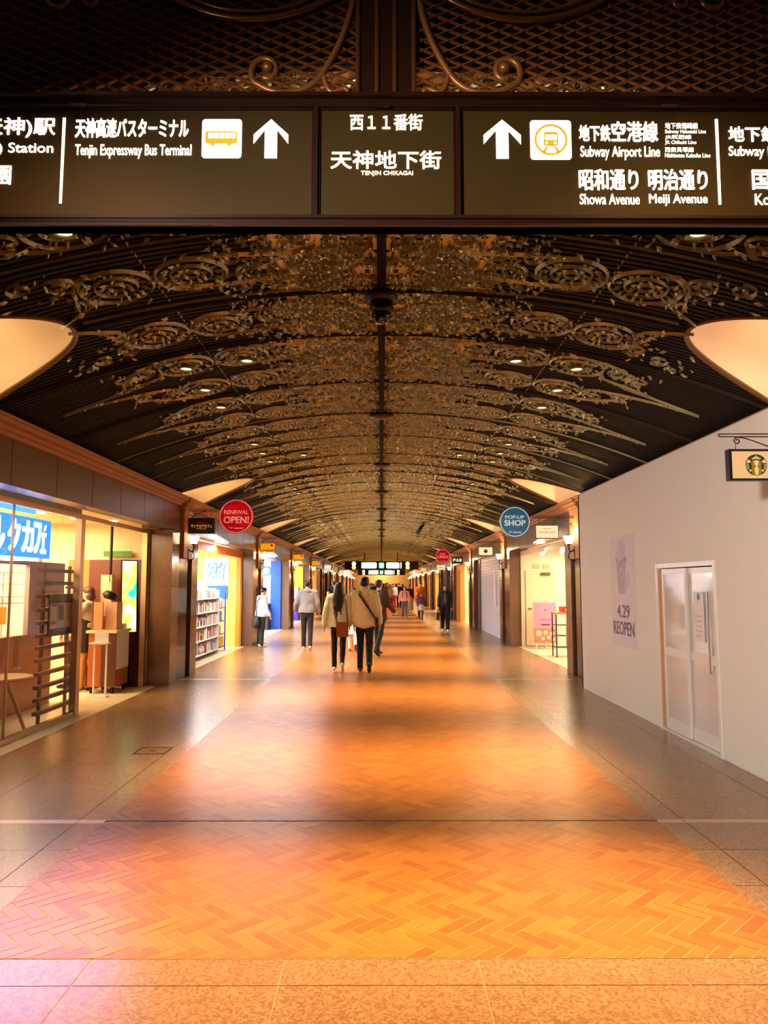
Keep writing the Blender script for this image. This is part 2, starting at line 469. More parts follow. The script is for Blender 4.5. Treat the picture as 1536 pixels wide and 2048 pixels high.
    # crown: closely packed small scrolls and leaves, nearly a solid sheet
    for q in range(60):
        spiral(r.uniform(.1, 1.0), r.uniform(.05, H-.05), r.uniform(.05, .12), r.uniform(1.2, 2), r.uniform(0, 6), r.choice((-1, 1)), .018)
    for yc in (.5, 1.35, 2.1, 2.85, 3.5):
        volute(.45, yc, .2, 1)
    for q in range(1500):
        x = .05+1.05*r.random()**1.3
        leaf(x, r.uniform(.02, H-.02), r.uniform(0, 6.28), r.uniform(.03, .075), r.uniform(.007, .016))
    # pierced sheet
    stp = .03; nx = int(1.15/stp); ny = int(H/stp)
    ph = [r.uniform(0, 6.28) for _ in range(6)]
    for i in range(nx):
        for j in range(ny):
            x, y = .025+i*stp, j*H/ny
            e = .5+.45*sin(y*3.3+ph[0])*.3+.35*sin(y*7.7+ph[1])*.5
            dens = 1.06-(x/ (0.78+.28*e))**1.6*.75
            edge = .62+.3*e+.12*sin(y*31+ph[4])*sin(x*17+ph[5])
            hole = sin(x*23+ph[2]+2*sin(y*9))*sin(y*19+ph[3]+2*sin(x*11))
            if x < edge and r.random() < .97 and hole < .80:
                g.add([P(x, y, .019), P(x+stp, y, .019), P(x+stp, y+H/ny, .019), P(x, y+H/ny, .019)], [(0, 1, 2, 3)])
    g.k = 1
    for yr in (.0, .97, 2.48, H-.012):
        n = 22; top = LT-.05 if yr < .5 else HW
        ribbon([(.03+(top-.03)*i/n, max(.006, yr)) for i in range(n+1)], .022, .018, .05)
    g.k = 0
    for yr in (.97, 2.48, H-.012, .02):
        n = 22; top = LT-.1 if yr < .5 else HW-.1
        ribbon([(.03+(top-.03)*i/n, yr+.022 if yr < 3 else yr-.022) for i in range(n+1)], .008, .02, .04)
    for j in range(46):
        ribbon([(1.53, .1+j*.082), (1.53, .1+j*.082+.045)], .012, .02, .035)
    me = bpy.data.meshes.new('scrollwork_panel'); me.from_pydata(g.v, [], g.f)
    me.materials.append(M_BRONZE); me.materials.append(M_RIB); me.polygons.foreach_set('material_index', g.mi); me.update()
    return me
orn = {(f, s): ornament(f, s) for f in (False, True) for s in (-1, 1)}
for k in range(-1, NB):
    for f in (False, True):
        yb = Y0+BAY*k+(BAY/2 if f else 0)
        if yb < 2 or yb > YEND-4: continue
        for s in (-1, 1):
            o = put('scrollwork_panel', orn[(f, s)], ceiling); o.location = (0, yb, 0)
# part of a panel seen above and below the sign: one more half bay cut short at the vault front
for s in (-1, 1):
    me = orn[(True, s)].copy(); bm = bmesh.new(); bm.from_mesh(me); yb = Y0-BAY/2
    bmesh.ops.delete(bm, geom=[f for f in bm.faces if f.calc_center_median().y+yb < 3.0], context='FACES'); bm.to_mesh(me); bm.free()
    o = put('scrollwork_panel', me, ceiling); o.location = (0, yb, 0)
MB().box(-.03, .03, 3.03, YEND, AP-.07, AP-.005).build('crown_rail', mat('crown_rail', '#050302', .8, spec=.1), ceiling)
for i in range(1, 2*NB):
    yd = Y0+BAY/2*i
    if yd > 33: break
    if i == 0: continue
    MB().lathe([(.0, -.11), (.08, -.105), (.16, -.085), (.15, -.06), (.05, -.05)], (0, yd+.06, AP), 24).build('crown_rosette', M_RIB, ceiling, True)
# lunettes: concave plaster coves above every pier
lun = {}
for s in (-1, 1):
    g = MB(); n, m = 16, 18; rows = []
    for i in range(n+1):
        x = LT+.001+(3.62-LT)*(i/n)**1.6; w = lw(x); row = []
        gd = .34*min(1, ((x-LT)/.7))**.7
        for j in range(m+1):
            t = -1+2*j/m
            row.append((s*x, w*t, (vz(x) if x < HW else vz(HW)-.2*(x-HW))+.004+gd*(max(0, 1-t*t))**.6))
        rows.append(row)
    vsx = [p for r_ in rows for p in r_]; fs = []
    for i in range(n):
        for j in range(m): fs.append((i*(m+1)+j, (i+1)*(m+1)+j, (i+1)*(m+1)+j+1, i*(m+1)+j+1))
    g.add(vsx, fs)
    g.add([(s*3.6, -1.0, SP-.12), (s*3.6, 1.0, SP-.12), (s*3.6, 1.0, SP+.5), (s*3.6, -1.0, SP+.5)], [(0, 1, 2, 3)])
    me = bpy.data.meshes.new('lunette'); me.from_pydata(g.v, [], g.f); me.materials.append(M_PLASTER)
    me.polygons.foreach_set('use_smooth', [True]*len(me.polygons)); me.update()
    r_ = MB(); pts = []
    for i in range(-20, 21):
        x = LT+(HW-LT)*abs(i/20)**1.5; pts.append((s*x, (1 if i > 0 else -1)*lw(x), vz(x)-.012))
    r_.tube(pts, .022, 6)
    rim = r_.build('rim', mat('lunette_rim', '#5d3f1e', .4, .4), None)
    lun[s] = (me, rim)
for k, yp in enumerate(PIER):
    for s in (-1, 1):
        me, rim = lun[s]
        o = put('lunette', me, ceiling); o.location = (0, yp, 0)
        if k == 0: rim.parent = o
        else:
            q = rim.copy(); COL.objects.link(q); q.parent = o
# ---------------------------------------------------------------- dark sheet above the opening, put in for the unlit void
gb = MB(); n = 20
pts = [(-6, 2.9), (-6, 6.5), (6, 6.5), (6, 2.9), (HW+.1, 2.9)]+[(HW-2*HW*i/n, vz(HW-2*HW*i/n)+.06) for i in range(n+1)]+[(-HW-.1, 2.9)]
gb.poly(pts, front(3.35), -.15, 0)
structure(gb.build('wall_void_backing', mat('void_dark', '#2a120a', .8)), 'dark backing sheet for the unlit void behind the mesh screen')

# ---------------------------------------------------------------- side walls: piers, fascia, cornice
def side_wall(s, name, label):
    w = MB()
    # backing behind the cornice and between shops
    for k, yp in enumerate(PIER):
        w.box(*sorted((s*3.62, s*3.9)), yp-1.0, yp+1.0, 2.52, 3.75)
    root = structure(w.build(name, M_FASCIA), label)
    for k, yp in enumerate(PIER):
        p = MB()
        for (a, b) in ((-.86, -.43), (.43, .86)): p.box(*sorted((s*3.43, s*3.80)), yp+a, yp+b, 0, 2.53)
        p.box(*sorted((s*3.47, s*3.80)), yp-.43, yp+.43, 2.08, 2.53)
        for z in (.84, 1.68):
            pass
        po = p.build('pier', M_PIER, root)
        d = MB(); d.box(*sorted((s*3.47, s*3.8)), yp-.43, yp+.43, 0, 2.08); d.build('dark_panel', M_DARK, po)
        j = MB()
        for z in (.72, 1.6):
            for (a, b) in ((-.861, -.43), (.43, .861)): j.box(*sorted((s*3.4285, s*3.70)), yp+a, yp+b, z, z+.006)
        j.build('joint', M_JOINT, po)
        c = MB()
        c.box(*sorted((s*3.39, s*3.47)), yp-.30, yp+.30, 2.08, 3.0)
        po2 = c.build('pilaster', M_CORN, po)
        c = MB()
        for (z0, z1, xx, hy) in ((2.93, 2.97, 3.37, .33), (2.97, 3.03, 3.33, .37), (3.03, 3.08, 3.27, .42), (3.08, 3.11, 3.24, .45)):
            c.box(*sorted((s*xx, s*3.46)), yp-hy, yp+hy, z0, z1)
        c.build('capital', M_CORN, po2)
    for k in range(-1, NB):
        a = Y0+BAY*k-.9 if k >= 0 else 3.3
        b = min(a+BAY if k >= 0 else PIER[0]-.9, YEND)
        a = max(a, 3.3)
        f = MB(); f.box(*sorted((s*3.44, s*3.66)), a, b, 2.54, 2.99)
        fo = f.build('fascia', M_FASCIA, root)
        j = MB(); y = a+.5
        while y < b: j.box(*sorted((s*3.438, s*3.5)), y, y+.006, 2.54, 2.99); y += .98
        j.build('joint', M_JOINT, fo)
    for k in range(-1, NB):
        a = (PIER[k]+.45) if k >= 0 else 3.3; b = PIER[k+1]-.45 if k+1 < NB else YEND
        c = MB()
        for (z0, z1, xx) in ((2.97, 3.01, 3.40), (3.01, 3.05, 3.36), (3.05, 3.09, 3.29), (3.09, 3.115, 3.26)):
            c.box(*sorted((s*xx, s*3.62)), a, b, z0, z1)
        c.build('cornice', M_CORN, root)
    return root
wall_l = side_wall(-1, 'wall_left', 'stone shop front wall along the left with piers')
wall_r = side_wall(1, 'wall_right', 'stone shop front wall along the right with piers')
structure(MB().box(-5, 5, YEND, YEND+.2, 0, 4.2).build('wall_end', mat('end_wall', '#c9985a', .7)), 'end of the arcade')

# ---------------------------------------------------------------- overhead sign gantry
M_BEAM = mat('sign_beam', '#2a1006', .35, .4)
M_PANEL = mat('sign_panel', '#302004', .6, .0, noise=.08, scale=30, spec=.15)
M_LET = mat('lit_letter', (1, .93, .78), .5, emis=1.7, ecol=(1, .9, .68))
M_LETC = mat('lit_letter_soft', (1, .86, .66), .5, emis=.95, ecol=(1, .8, .52))
M_GOLD = mat('pictogram_gold', '#d99a10', .5, emis=.35)
SY = 2.95
sg = empty('overhead_sign', (0, SY, SP), 'long dark overhead direction sign with lit lettering spanning the arcade', 'sign')
def loc(o):   # world-built children of an empty keep their world place
    o.matrix_parent_inverse = Matrix.Translation(o.parent.location).inverted(); return o
def kid(mb, name, m, par, smooth=False):
    o = mb.build(name, m, par, smooth)
    if par.parent is None: o.matrix_parent_inverse = (Matrix.Translation(par.location) @ Matrix.Rotation(par.rotation_euler.z, 4, 'Z')).inverted()
    return o
def ktext(s, rect, fr, m, par, **kw):
    o = text(s, rect, fr, m, par, **kw)
    if o is not None and par.parent is None: o.matrix_parent_inverse = (Matrix.Translation(par.location) @ Matrix.Rotation(par.rotation_euler.z, 4, 'Z')).inverted()
    return o
b = MB(); b.box(-3.6, 3.6, SY, SY+.06, 3.607, 3.652); b.box(-3.6, 3.6, SY-.025, SY+.06, 3.640, 3.656)
kid(b, 'top_beam', M_BEAM, sg)
b = MB(); b.box(-3.6, 3.6, SY-.005, SY+.06, 3.08, 3.125); b.box(-3.6, 3.6, SY-.02, SY+.06, 3.112, 3.125); b.box(-3.6, 3.6, SY-.02, SY+.06, 3.08, 3.088)
kid(b, 'bottom_beam', M_BEAM, sg)
for x in (-2.25, -.275, .317, 2.25):
    kid(MB().box(x-.010, x+.010, SY, SY+.055, 3.126, 3.606), 'mullion', M_BEAM, sg)
FS = front(SY+.02)
for (a, c) in ((-3.55, -2.27), (-2.24, -.285), (-.262, .305), (.328, 2.24), (2.27, 3.55)):
    p = MB(); p.box(a, c, SY+.02, SY+.055, 3.13, 3.607)
    po = kid(p, 'panel', M_PANEL, sg)
    f = MB()
    for (u0, u1, v0, v1) in ((a, c, 3.13, 3.136), (a, c, 3.6, 3.607), (a, a+.006, 3.13, 3.607), (c-.006, c, 3.13, 3.607)): f.box(u0, u1, SY+.012, SY+.02, v0, v1)
    f.build('panel_edge', M_BEAM, po)
for s, r in (('(天神)駅', (-1.70, -1.363, 3.478, 3.566)), ('Fukuoka(Tenjin) Station', (-2.02, -1.368, 3.398, 3.455)), ('天神中央公園', (-2.0, -1.538, 3.272, 3.358)),
             ('天神高速バスターミナル', (-1.28, -.806, 3.478, 3.563)), ('Tenjin Expressway Bus Terminal', (-1.277, -.793, 3.386, 3.448)),
             ('地下鉄', (.826, .958, 3.466, 3.538)), ('空港線', (.962, 1.157, 3.464, 3.554)), ('Subway Airport Line', (.83, 1.162, 3.384, 3.445)),
             ('昭和通り', (.82, 1.068, 3.252, 3.344)), ('明治通り', (1.109, 1.356, 3.252, 3.344)), ('Showa Avenue', (.822, 1.07, 3.190, 3.236)), ('Meiji Avenue', (1.11, 1.352, 3.183, 3.236)),
             ('地下鉄七隈線', (1.452, 1.86, 3.465, 3.533)), ('Subway Nanakuma Line', (1.45, 1.92, 3.39, 3.446)), ('国体道路', (1.542, 1.877, 3.256, 3.347)), ('Kokutai Road', (1.55, 1.85, 3.189, 3.237)),
             ('地下鉄箱崎線', (1.188, 1.325, 3.522, 3.549)), ('Subway Hakozaki Line', (1.187, 1.358, 3.498, 3.518)), ('JR筑肥線', (1.186, 1.296, 3.474, 3.495)), ('JR Chikuhi Line', (1.185, 1.316, 3.451, 3.470)), ('西鉄貝塚線', (1.184, 1.304, 3.419, 3.441)), ('Nishitetsu Kaizuka Line', (1.183, 1.372, 3.396, 3.414))):
    big = r[3]-r[2] > .03
    o = ktext(s, r, FS, M_LET, sg, bold=(.020 if ord(s[0]) > 255 or s[0] == '(' else .008) if big else .0)
for s, r in (('西１１番街', (-.133, .172, 3.513, 3.585)), ('天神地下街', (-.213, .249, 3.343, 3.423)), ('TENJIN CHIKAGAI', (-.086, .131, 3.311, 3.334))):
    ktext(s, r, FS, M_LETC, sg, bold=.022)
for u in (-1.333, 1.398):
    kid(MB().poly([(u, 3.19), (u+.010, 3.19), (u+.012, 3.565), (u+.0, 3.565)], FS, .001, .005), 'divider_bar', M_LET, sg)
for u, w in ((-.462, .145), (.504, .156)):
    h = w/2
    kid(MB().poly([(u, 3.56), (u+h, 3.492), (u+h, 3.452), (u+.026, 3.513), (u+.026, 3.389), (u-.026, 3.389), (u-.026, 3.513), (u-h, 3.452), (u-h, 3.492)], FS, .001, .005), 'arrow', M_LET, sg)
def rrect(u0, u1, v0, v1, r, n=5):
    out = []
    for cx, cy, a in ((u1-r, v0+r, -pi/2), (u1-r, v1-r, 0), (u0+r, v1-r, pi/2), (u0+r, v0+r, pi)):
        out += [(cx+r*cos(a+pi/2*i/n), cy+r*sin(a+pi/2*i/n)) for i in range(n+1)]
    return out
def pic(u0, u1, v0, v1): return kid(MB().poly(rrect(u0, u1, v0, v1, .014), FS, .001, .004), 'pictogram', M_LET, sg)
bus = pic(-.75, -.584, 3.389, 3.560)
g = MB(); a0, a1, b0, b1 = -.735, -.603, 3.452, 3.505; FP = front(SY+.02-.004)
g.poly(rrect(a0, a1, b0, b1, .008), FP, .0005, .0015)
g2 = MB()
for i in range(5): g2.poly(rrect(a0+.012+i*.0235, a0+.032+i*.0235, 3.474, 3.499, .003), FP, .0016, .0022)
g.k = 0
for u in (-.705, -.635): g.disc((u, 3.45), .009, FP, .0005, .0018, 16)
q = g.build('bus_body', M_GOLD, bus)
q = g2.build('bus_windows', M_LET, bus)
tr = pic(.621, .793, 3.385, 3.558)
g = MB(); cu, cv_ = .707, 3.4715
g.ringflat((cu, cv_), .060, .069, FP, .0005, .0015)
g.poly(rrect(cu-.030, cu+.030, cv_-.028, cv_+.034, .011), FP, .0005, .0015)
for sx in (-1, 1): g.poly([(cu+sx*.012, cv_-.03), (cu+sx*.020, cv_-.03), (cu+sx*.036, cv_-.053), (cu+sx*.026, cv_-.058)], FP, .0005, .0015)
g2 = MB(); g2.poly(rrect(cu-.025, cu+.025, cv_-.002, cv_+.022, .005), FP, .0016, .0022)
for sx in (-1, 1): g2.disc((cu+sx*.018, cv_-.015), .006, FP, .0016, .0022, 12)
q = g.build('train_front', M_GOLD, tr)
q = g2.build('train_windows', M_LET, tr)
for x in (-1.26, .0, 1.2):
    kid(MB().box(x-.035, x+.035, SY-.012, SY, 3.600, 3.612), 'clip', M_BEAM, sg)

# mesh screen with rings and scrolls above the sign
ms = empty('mesh_screen', (0, SY+.05, 3.657), 'dark expanded metal screen with iron rings above the direction sign', 'screen')
g = MB(); dx, dz = .054, .0225; x0, x1, z0, z1 = -3.6, 3.6, 3.657, 5.3; Ym = SY+.03
kmax = int((x1-x0)/(2*dx))+int((z1-z0)/(2*dz))+2
for sgn in (1, -1):
    for k in range(-kmax, kmax):
        # zig-zag-free diagonal bars of the lattice
        pts = []
        xa = x0+k*2*dx
        t0, t1 = 0.0, (z1-z0)/dz
        lo, hi = (x0-xa)/dx, (x1-xa)/dx
        if sgn < 0: lo, hi = (xa-x1)/dx, (xa-x0)/dx
        t0 = max(t0, lo); t1 = min(t1, hi)
        if t1-t0 < .2: continue
        A = Vector((xa+sgn*dx*t0, Ym, z0+dz*t0)); B = Vector((xa+sgn*dx*t1, Ym, z0+dz*t1))
        nrm = Vector((-sgn*dz, 0, dx)).normalized()*.006
        off = Vector((0, .008, 0))
        g.add([A-nrm-off, B-nrm-off, B+nrm+off*.3, A+nrm+off*.3, A-nrm+off, B-nrm+off], [(0, 1, 2, 3), (0, 4, 5, 1)])
kid(g, 'lattice', mat('mesh_metal', '#86501c', .5, .3), ms)
M_RINGM = mat('ring_metal', '#8a5a30', .22, .9)
for cx in (-.553, .607):
    cz = 3.995+.62
    for rr, th in ((.62, .014), (.585, .008)):
        kid(MB().tube([(cx+rr*cos(2*pi*i/72), SY+.0, cz+rr*sin(2*pi*i/72)) for i in range(72)], th, 8, True), 'ring', M_RINGM, ms, True)
kid(MB().box(-.095, .13, SY+.01, SY+.045, 3.657, 5.3), 'center_post', M_BEAM, ms)
g = MB()
for x in (-.10, -.02, .055, .135): g.tube([(x, SY+.005, 3.657), (x, SY+.005, 5.3)], .010, 8)
kid(g, 'post_molding', mat('post_trim', '#6a3a16', .3, .6), ms)
M_SCR = mat('scroll_iron', '#8a5526', .4, .5)
for s in (-1, 1):
    cx = .018
    def T(u, z, w): return (cx+s*u, SY+.02-w, z)
    g = MB()
    main = bez(T(.115, 4.35, 0), T(.125, 4.02, 0), T(.2, 3.88, 0), T(.275, 3.755, 0), 16)
    low = bez(T(.275, 3.755, 0), T(.34, 3.665, 0), T(.46, 3.66, 0), T(.535, 3.715, 0), 14)[1:]
    sp = [T(.505+.0675*(1-.62*i/22)*cos(-.75+i*.27)+.0, 3.775+.075*(1-.62*i/22)*sin(-.75+i*.27), 0) for i in range(23)]
    g.tube(main+low+[Vector(p) for p in sp], .014, 8)
    g.tube(bez(T(.275, 3.79, 0), T(.245, 3.69, 0), T(.24, 3.668, 0), T(.20, 3.69, 0), 10)+bez(T(.20, 3.69, 0), T(.17, 3.71, 0), T(.15, 3.69, 0), T(.165, 3.68, 0), 8)[1:], .012, 8)
    so = kid(g, 'scroll', M_SCR, ms, True)
    c = MB(); M4 = Matrix.Translation(Vector(T(.497, 3.785, .012)))
    c.lathe([(.0, .02), (.018, .018), (.024, .0), (.018, -.018), (.0, -.02)], n=16, M=M4)
    q = c.build('knob', M_SCR, so, True)
    g = MB()
    for (uu, zz, rr, a) in ((1.26, 4.10, .05, 0), (1.40, 4.11, .07, 1.2)):
        g.tube([T(uu+rr*(1-.6*i/20)*cos(a+i*.33), zz+rr*(1-.6*i/20)*sin(a+i*.33), 0) for i in range(21)], .011, 8)
    g.tube(bez(T(1.40, 4.17, 0), T(1.5, 4.3, 0), T(1.3, 4.5, 0), T(1.1, 4.8, 0)), .011, 8)
    kid(g, 'upper_scroll', M_RINGM, ms, True)

# dome camera hanging from the crown
cc = empty('dome_camera', (0, 5.36, AP-.06), 'black dome security camera hanging from the crown of the vault', 'camera')
kid(MB().lathe([(.0, 0), (.07, -.0), (.115, -.02), (.12, -.05), (.085, -.075), (.07, -.08), (.0, -.08)], (0, 5.36, AP-.05), 28), 'mount', M_RIB, cc, True)
kid(MB().lathe([(.0, -.07), (.085, -.075), (.088, -.13), (.075, -.16), (.0, -.16)], (0, 5.36, AP-.05), 28), 'housing', M_BLACK, cc, True)
kid(MB().lathe([(.074, -.155), (.07, -.19), (.05, -.222), (.02, -.237), (.0, -.24)], (0, 5.36, AP-.05), 28), 'dome', mat('dome_glass', '#1c0706', .06), cc, True)

# ---------------------------------------------------------------- ceiling lamps
M_LAMP = mat('downlight_glow', (1, .93, .55), emis=9, ecol=(1, .86, .42))
M_LRING = mat('downlight_ring', '#6a6a2c', .5)
dl = None
def downlight(x, y, label, group=None, power=SPOT_W):
    global dl
    z = vz(x)-.05
    o = empty('downlight', (x, y, z), label, 'ceiling light', group)
    if dl is None:
        a = MB().lathe([(.05, .02), (.075, .02), (.075, -.012), (.052, -.012)], n=20, loop=True).build('trim_ring', M_LRING, o, True)
        c = MB().lathe([(0, -.004), (.03, -.005), (.052, .0), (.052, .014), (.0, .014)], n=20).build('lens', M_LAMP, o, True)
        dl = (a, c)
    else:
        for q in dl:
            w = q.copy(); COL.objects.link(w); w.parent = o
    lamp('downlight_beam', 'SPOT', (x, y, z-.03), power, WARM, .04, (x*.6, y, 0), 48, 1.0)
offs = (1.33, 2.08, 2.82)
tops = [(g_, Y0+BAY/2*g_+(o_ if g_ % 2 == 0 else BAY/2-o_)) for g_ in range(0, 8) for o_ in offs]
grp = 0
for k in range(-1, 3):
    for half in (0, 1):
        base = Y0+BAY*k
        for oi, of in enumerate(offs if not half else offs[::-1]):
            y = base+of if not half else base+BAY-of
            if y < 3.2 or y > 28: continue
            for s in (-1, 1):
                n = sum(1 for _ in ())
                side = 'left' if s < 0 else 'right'
                if y < 5: wh = '%s beyond the overhead sign' % ('nearer one just' if y < 3.6 else 'farther one just')
                else:
                    gi = int((y-Y0)//(BAY/2)); wh = '%s in the %s group' % (ORD[int(sum(1 for t in tops if t[0] == gi and t[1] < y-.01))], ORD[gi+1])
                downlight(s*1.78, y, 'glowing downlight, outer row, %s half of vault, %s' % (side, wh))
        yin = base+1.40 if not half else base+BAY-1.40
        if 3.2 < yin < 12:
            for s in (-1, 1):
                downlight(s*1.24, yin, 'glowing downlight, inner row, %s half of vault, %s' % ('left' if s < 0 else 'right', 'before the dome camera' if yin < 5.3 else 'just past the dome camera' if yin < 8 else 'well past the dome camera' ), power=SPOT_W*.7)
# further down the arcade: two pairs for every half bay
for k in range(3, NB-1):
    for of in (1.9, 5.9):
        for s in (-1, 1):
            y = Y0+BAY*k+of
            downlight(s*1.78, y, 'tiny downlight far along the vault among many alike', 'far downlights', SPOT_W*1.7)

for yy in (YEND-2, YEND-9):
    lamp('end_fill_light', 'POINT', (0, yy, 3.2), 500, (1, .8, .5), .2)  # added lamps without fittings, brighten the dark end of the arcade
# wall sconces
M_SHADE = mat('sconce_shade', (1, .86, .6), emis=5.5, ecol=(1, .74, .36))
sc0 = None
for k, yp in enumerate(PIER):
    for s in (-1, 1):
        side = 'left' if s < 0 else 'right'
        if k == 0: continue
        o = empty('wall_sconce', (s*3.30, yp, 2.40), 'lit glass wall sconce on the %s pier along the %s side' % (ORD[k-1], side), 'wall lamp')
        if s > 0: o.rotation_euler.z = pi
        if sc0 is None:
            a = MB().lathe([(0, -.06), (.055, -.06), (.075, .0), (.105, .08), (.10, .08), (.07, .0), (.05, -.05), (0, -.05)], n=20).build('shade', M_SHADE, o, True)
            g = MB(); g.tube(bez((0, 0, -.06), (.02, 0, -.2), (-.03, 0, -.22), (-.09, 0, -.16)), .012, 8)
            g.tube(bez((-.04, 0, -.19), (.05, 0, -.24), (.02, 0, -.36), (-.09, 0, -.36)), .009, 8); g.box(-.10, -.085, -.03, .03, -.38, -.1)
            g.lathe([(0, -.085), (.03, -.08), (.035, -.06), (0, -.06)], n=14)
            b = g.build('bracket', M_IRON, o, True); sc0 = (a, b)
        else:
            for q in sc0:
                w = q.copy(); COL.objects.link(w); w.parent = o
        lamp('sconce_light', 'POINT', (s*3.27, yp, 2.56), SCONCE_W, AMBER, .06)
for k, yp in enumerate(PIER):
    for s in (-1, 1):
        lamp('cove_light', 'POINT', (s*3.42, yp, 3.24), LUN_W*(1.0 if k else 1.3), (1, .70, .36) if s < 0 else (1, .66, .42), .05)

# ---------------------------------------------------------------- projecting shop signs
def arrow_bar(g, x0, x1, y, z):
    g.tube([(x0, y, z), (x1, y, z)], .008, 6)
def hang_sign(s, k, label, face, draw=None, w=.42, h=.255, z1=2.79, yoff=-.06, bar=True):
    y = PIER[k]+yoff; x1 = 3.41; x0 = x1-w
    if s < 0: xa, xb = -x1+.02, -x0+.02
    else: xa, xb = x0-.3, x1-.3
    o = empty('projecting_sign', (s*3.4, y, z1), label, 'sign')
    kid(MB().box(xa, xb, y, y+.09, z1-h, z1), 'case', M_BLACK, o)
    f = kid(MB().poly([(xa+.012, z1-h+.012), (xb-.012, z1-h+.012), (xb-.012, z1-.012), (xa+.012, z1-.012)], front(y), .0, .002), 'face', face, o)
    if draw: draw(o, xa, xb, z1-h, z1, front(y-.002))
    g = MB(); zt = z1+.13; xe = s*min(abs(xa), abs(xb)) if s < 0 else xa
    xe = xb+.05 if s < 0 else xa-.05
    g.tube([(s*3.42, y+.045, zt), (xe, y+.045, zt)], .008, 6); g.tube([(s*3.42, y+.045, zt+.03), (xe, y+.045, zt+.03)], .006, 6)
    for xx in (xa+.07, xb-.07): g.tube([(xx, y+.045, z1), (xx, y+.045, zt)], .004, 6)
    g.tube(bez((s*3.42, y+.045, zt-.3), (s*3.35, y+.045, zt-.1), (s*3.3, y+.045, zt-.04), (s*3.1, y+.045, zt-.01)), .007, 6)
    g.tube([(s*(3.37-.045*(1-.6*i/16)*cos(i*.45)), y+.045, zt-.12+.045*(1-.6*i/16)*sin(i*.45)) for i in range(17)], .006, 6)
    g.tube([(s*3.425, y+.045, zt-.36), (s*3.425, y+.045, zt+.08)], .010, 6)
    kid(g, 'bracket', M_IRON, o)
    return o
def dashes(o, u0, u1, v0, v1, fr, m, n, name='lettering', seed=1):
    r = random.Random(seed); g = MB(); w = (u1-u0)/n
    for i in range(n): g.poly([(u0+i*w, v0), (u0+(i+.78)*w, v0), (u0+(i+.78)*w, v0+(v1-v0)*r.uniform(.6, 1)), (u0+i*w, v0+(v1-v0)*r.uniform(.6, 1))], fr, .0, .002)
    kid(g, name, m, o)
M_YEL = mat('sign_yellow', '#e8a010', .5, emis=.75)
M_CREAM = mat('sign_cream', '#ffe9b8', .5, emis=.75)
M_ORT = mat('orange_letter', '#b84a08', .5)
M_RED = mat('signal_red', '#c8001e', .65, emis=.3, spec=.15)
M_WLET = mat('white_letter', '#ffe8e0', .5, emis=.3)
def d_cafe(o, xa, xb, z0, z1, fr):
    ktext('サンマルクカフェ', (xa+.05, xb-.04, z0+.105, z0+.165), fr, mat('gold_letter', '#d9a45a', .4, emis=.5), o, bold=.03)
    dashes(o, xa+.12, xb-.12, z0+.19, z0+.2, fr, M_RED, 10); dashes(o, xa+.14, xb-.14, z0+.08, z0+.092, fr, mat('gold_letter', '#d9a45a'), 8)
def d_yel(o, xa, xb, z0, z1, fr):
    g = MB(); g.poly(rrect(xb-.13, xb-.06, z1-.1, z1-.04, .006), fr, 0, .002); kid(g, 'mark', M_RED, o)
    dashes(o, xa+.04, xb-.03, z0+.03, z0+.075, fr, M_ORT, 9, seed=4)
def d_pop(o, xa, xb, z0, z1, fr):
    ktext('POP-UP SHOP', (xa+.05, xb-.05, z0+.085, z0+.13), fr, mat('tan_letter', '#c89a5a'), o, bold=.0); dashes(o, xa+.13, xb-.13, z0+.165, z0+.18, fr, mat('tan_letter', '#c89a5a'), 9)
def d_emb(o, xa, xb, z0, z1, fr):
    g = MB(); g.disc(((xa+xb)/2, (z0+z1)/2), .055, fr, 0, .002); kid(g, 'emblem', M_ORT, o)
    g = MB(); fr2 = (fr[0]-Y*.002, fr[1], fr[2]); g.poly([((xa+xb)/2+u, (z0+z1)/2+v) for u, v in ((-.05, -.012), (.05, -.012), (.05, .012), (-.05, .012))], fr2, 0, .002); kid(g, 'band', M_BLACK, o)
def d_dark(o, xa, xb, z0, z1, fr):
    g = MB(); c = (xa+xb)/2; m = z0+.07
    g.poly([(c-.16, m), (c-.13, m), (c-.13, m+.05), (c-.06, m+.05), (c-.06, m+.12), (c-.16, m+.12)], fr, 0, .002)
    g.poly([(c-.04, m), (c-.01, m), (c+.01, m+.06), (c+.03, m), (c+.06, m), (c+.02, m+.12), (c, m+.12)], fr, 0, .002)
    g.poly([(c+.08, m), (c+.16, m), (c+.16, m+.12), (c+.13, m+.12), (c+.13, m+.03), (c+.11, m+.03), (c+.11, m+.12), (c+.08, m+.12)], fr, 0, .002); kid(g, 'mark', M_LETC, o)
M_BLK = mat('sign_black', '#1e1206', .35)
hang_sign(-1, 1, 'black projecting sign with gold letters on the first pier beside the cafe', M_BLK, d_cafe, .46, .275)
hang_sign(-1, 2, 'largest yellow projecting sign, on second left pier beyond red round sign', M_YEL, d_yel)
hang_sign(-1, 3, 'middle-sized yellow projecting sign, on third left pier', M_YEL, d_yel)
hang_sign(-1, 4, 'smallest yellow projecting sign, on fourth left pier', M_YEL, d_yel)
hang_sign(-1, 5, 'blank white projecting sign on fifth left pier', mat('sign_white', '#fff0e6', .5, emis=.9))
hang_sign(-1, 7, 'tan projecting sign on seventh left pier', M_CREAM)
hang_sign(1, 1, 'cream projecting sign beside blue round sign near the hoarding', M_CREAM, d_pop, .41, .24, 2.67)
hang_sign(1, 2, 'cream projecting sign with round dark emblem above the white shutter', M_CREAM, d_emb, .40, .24, 2.68)
hang_sign(1, 3, 'dark projecting sign with white mark on third right pier', M_BLK, d_dark, .42, .25, 2.69)
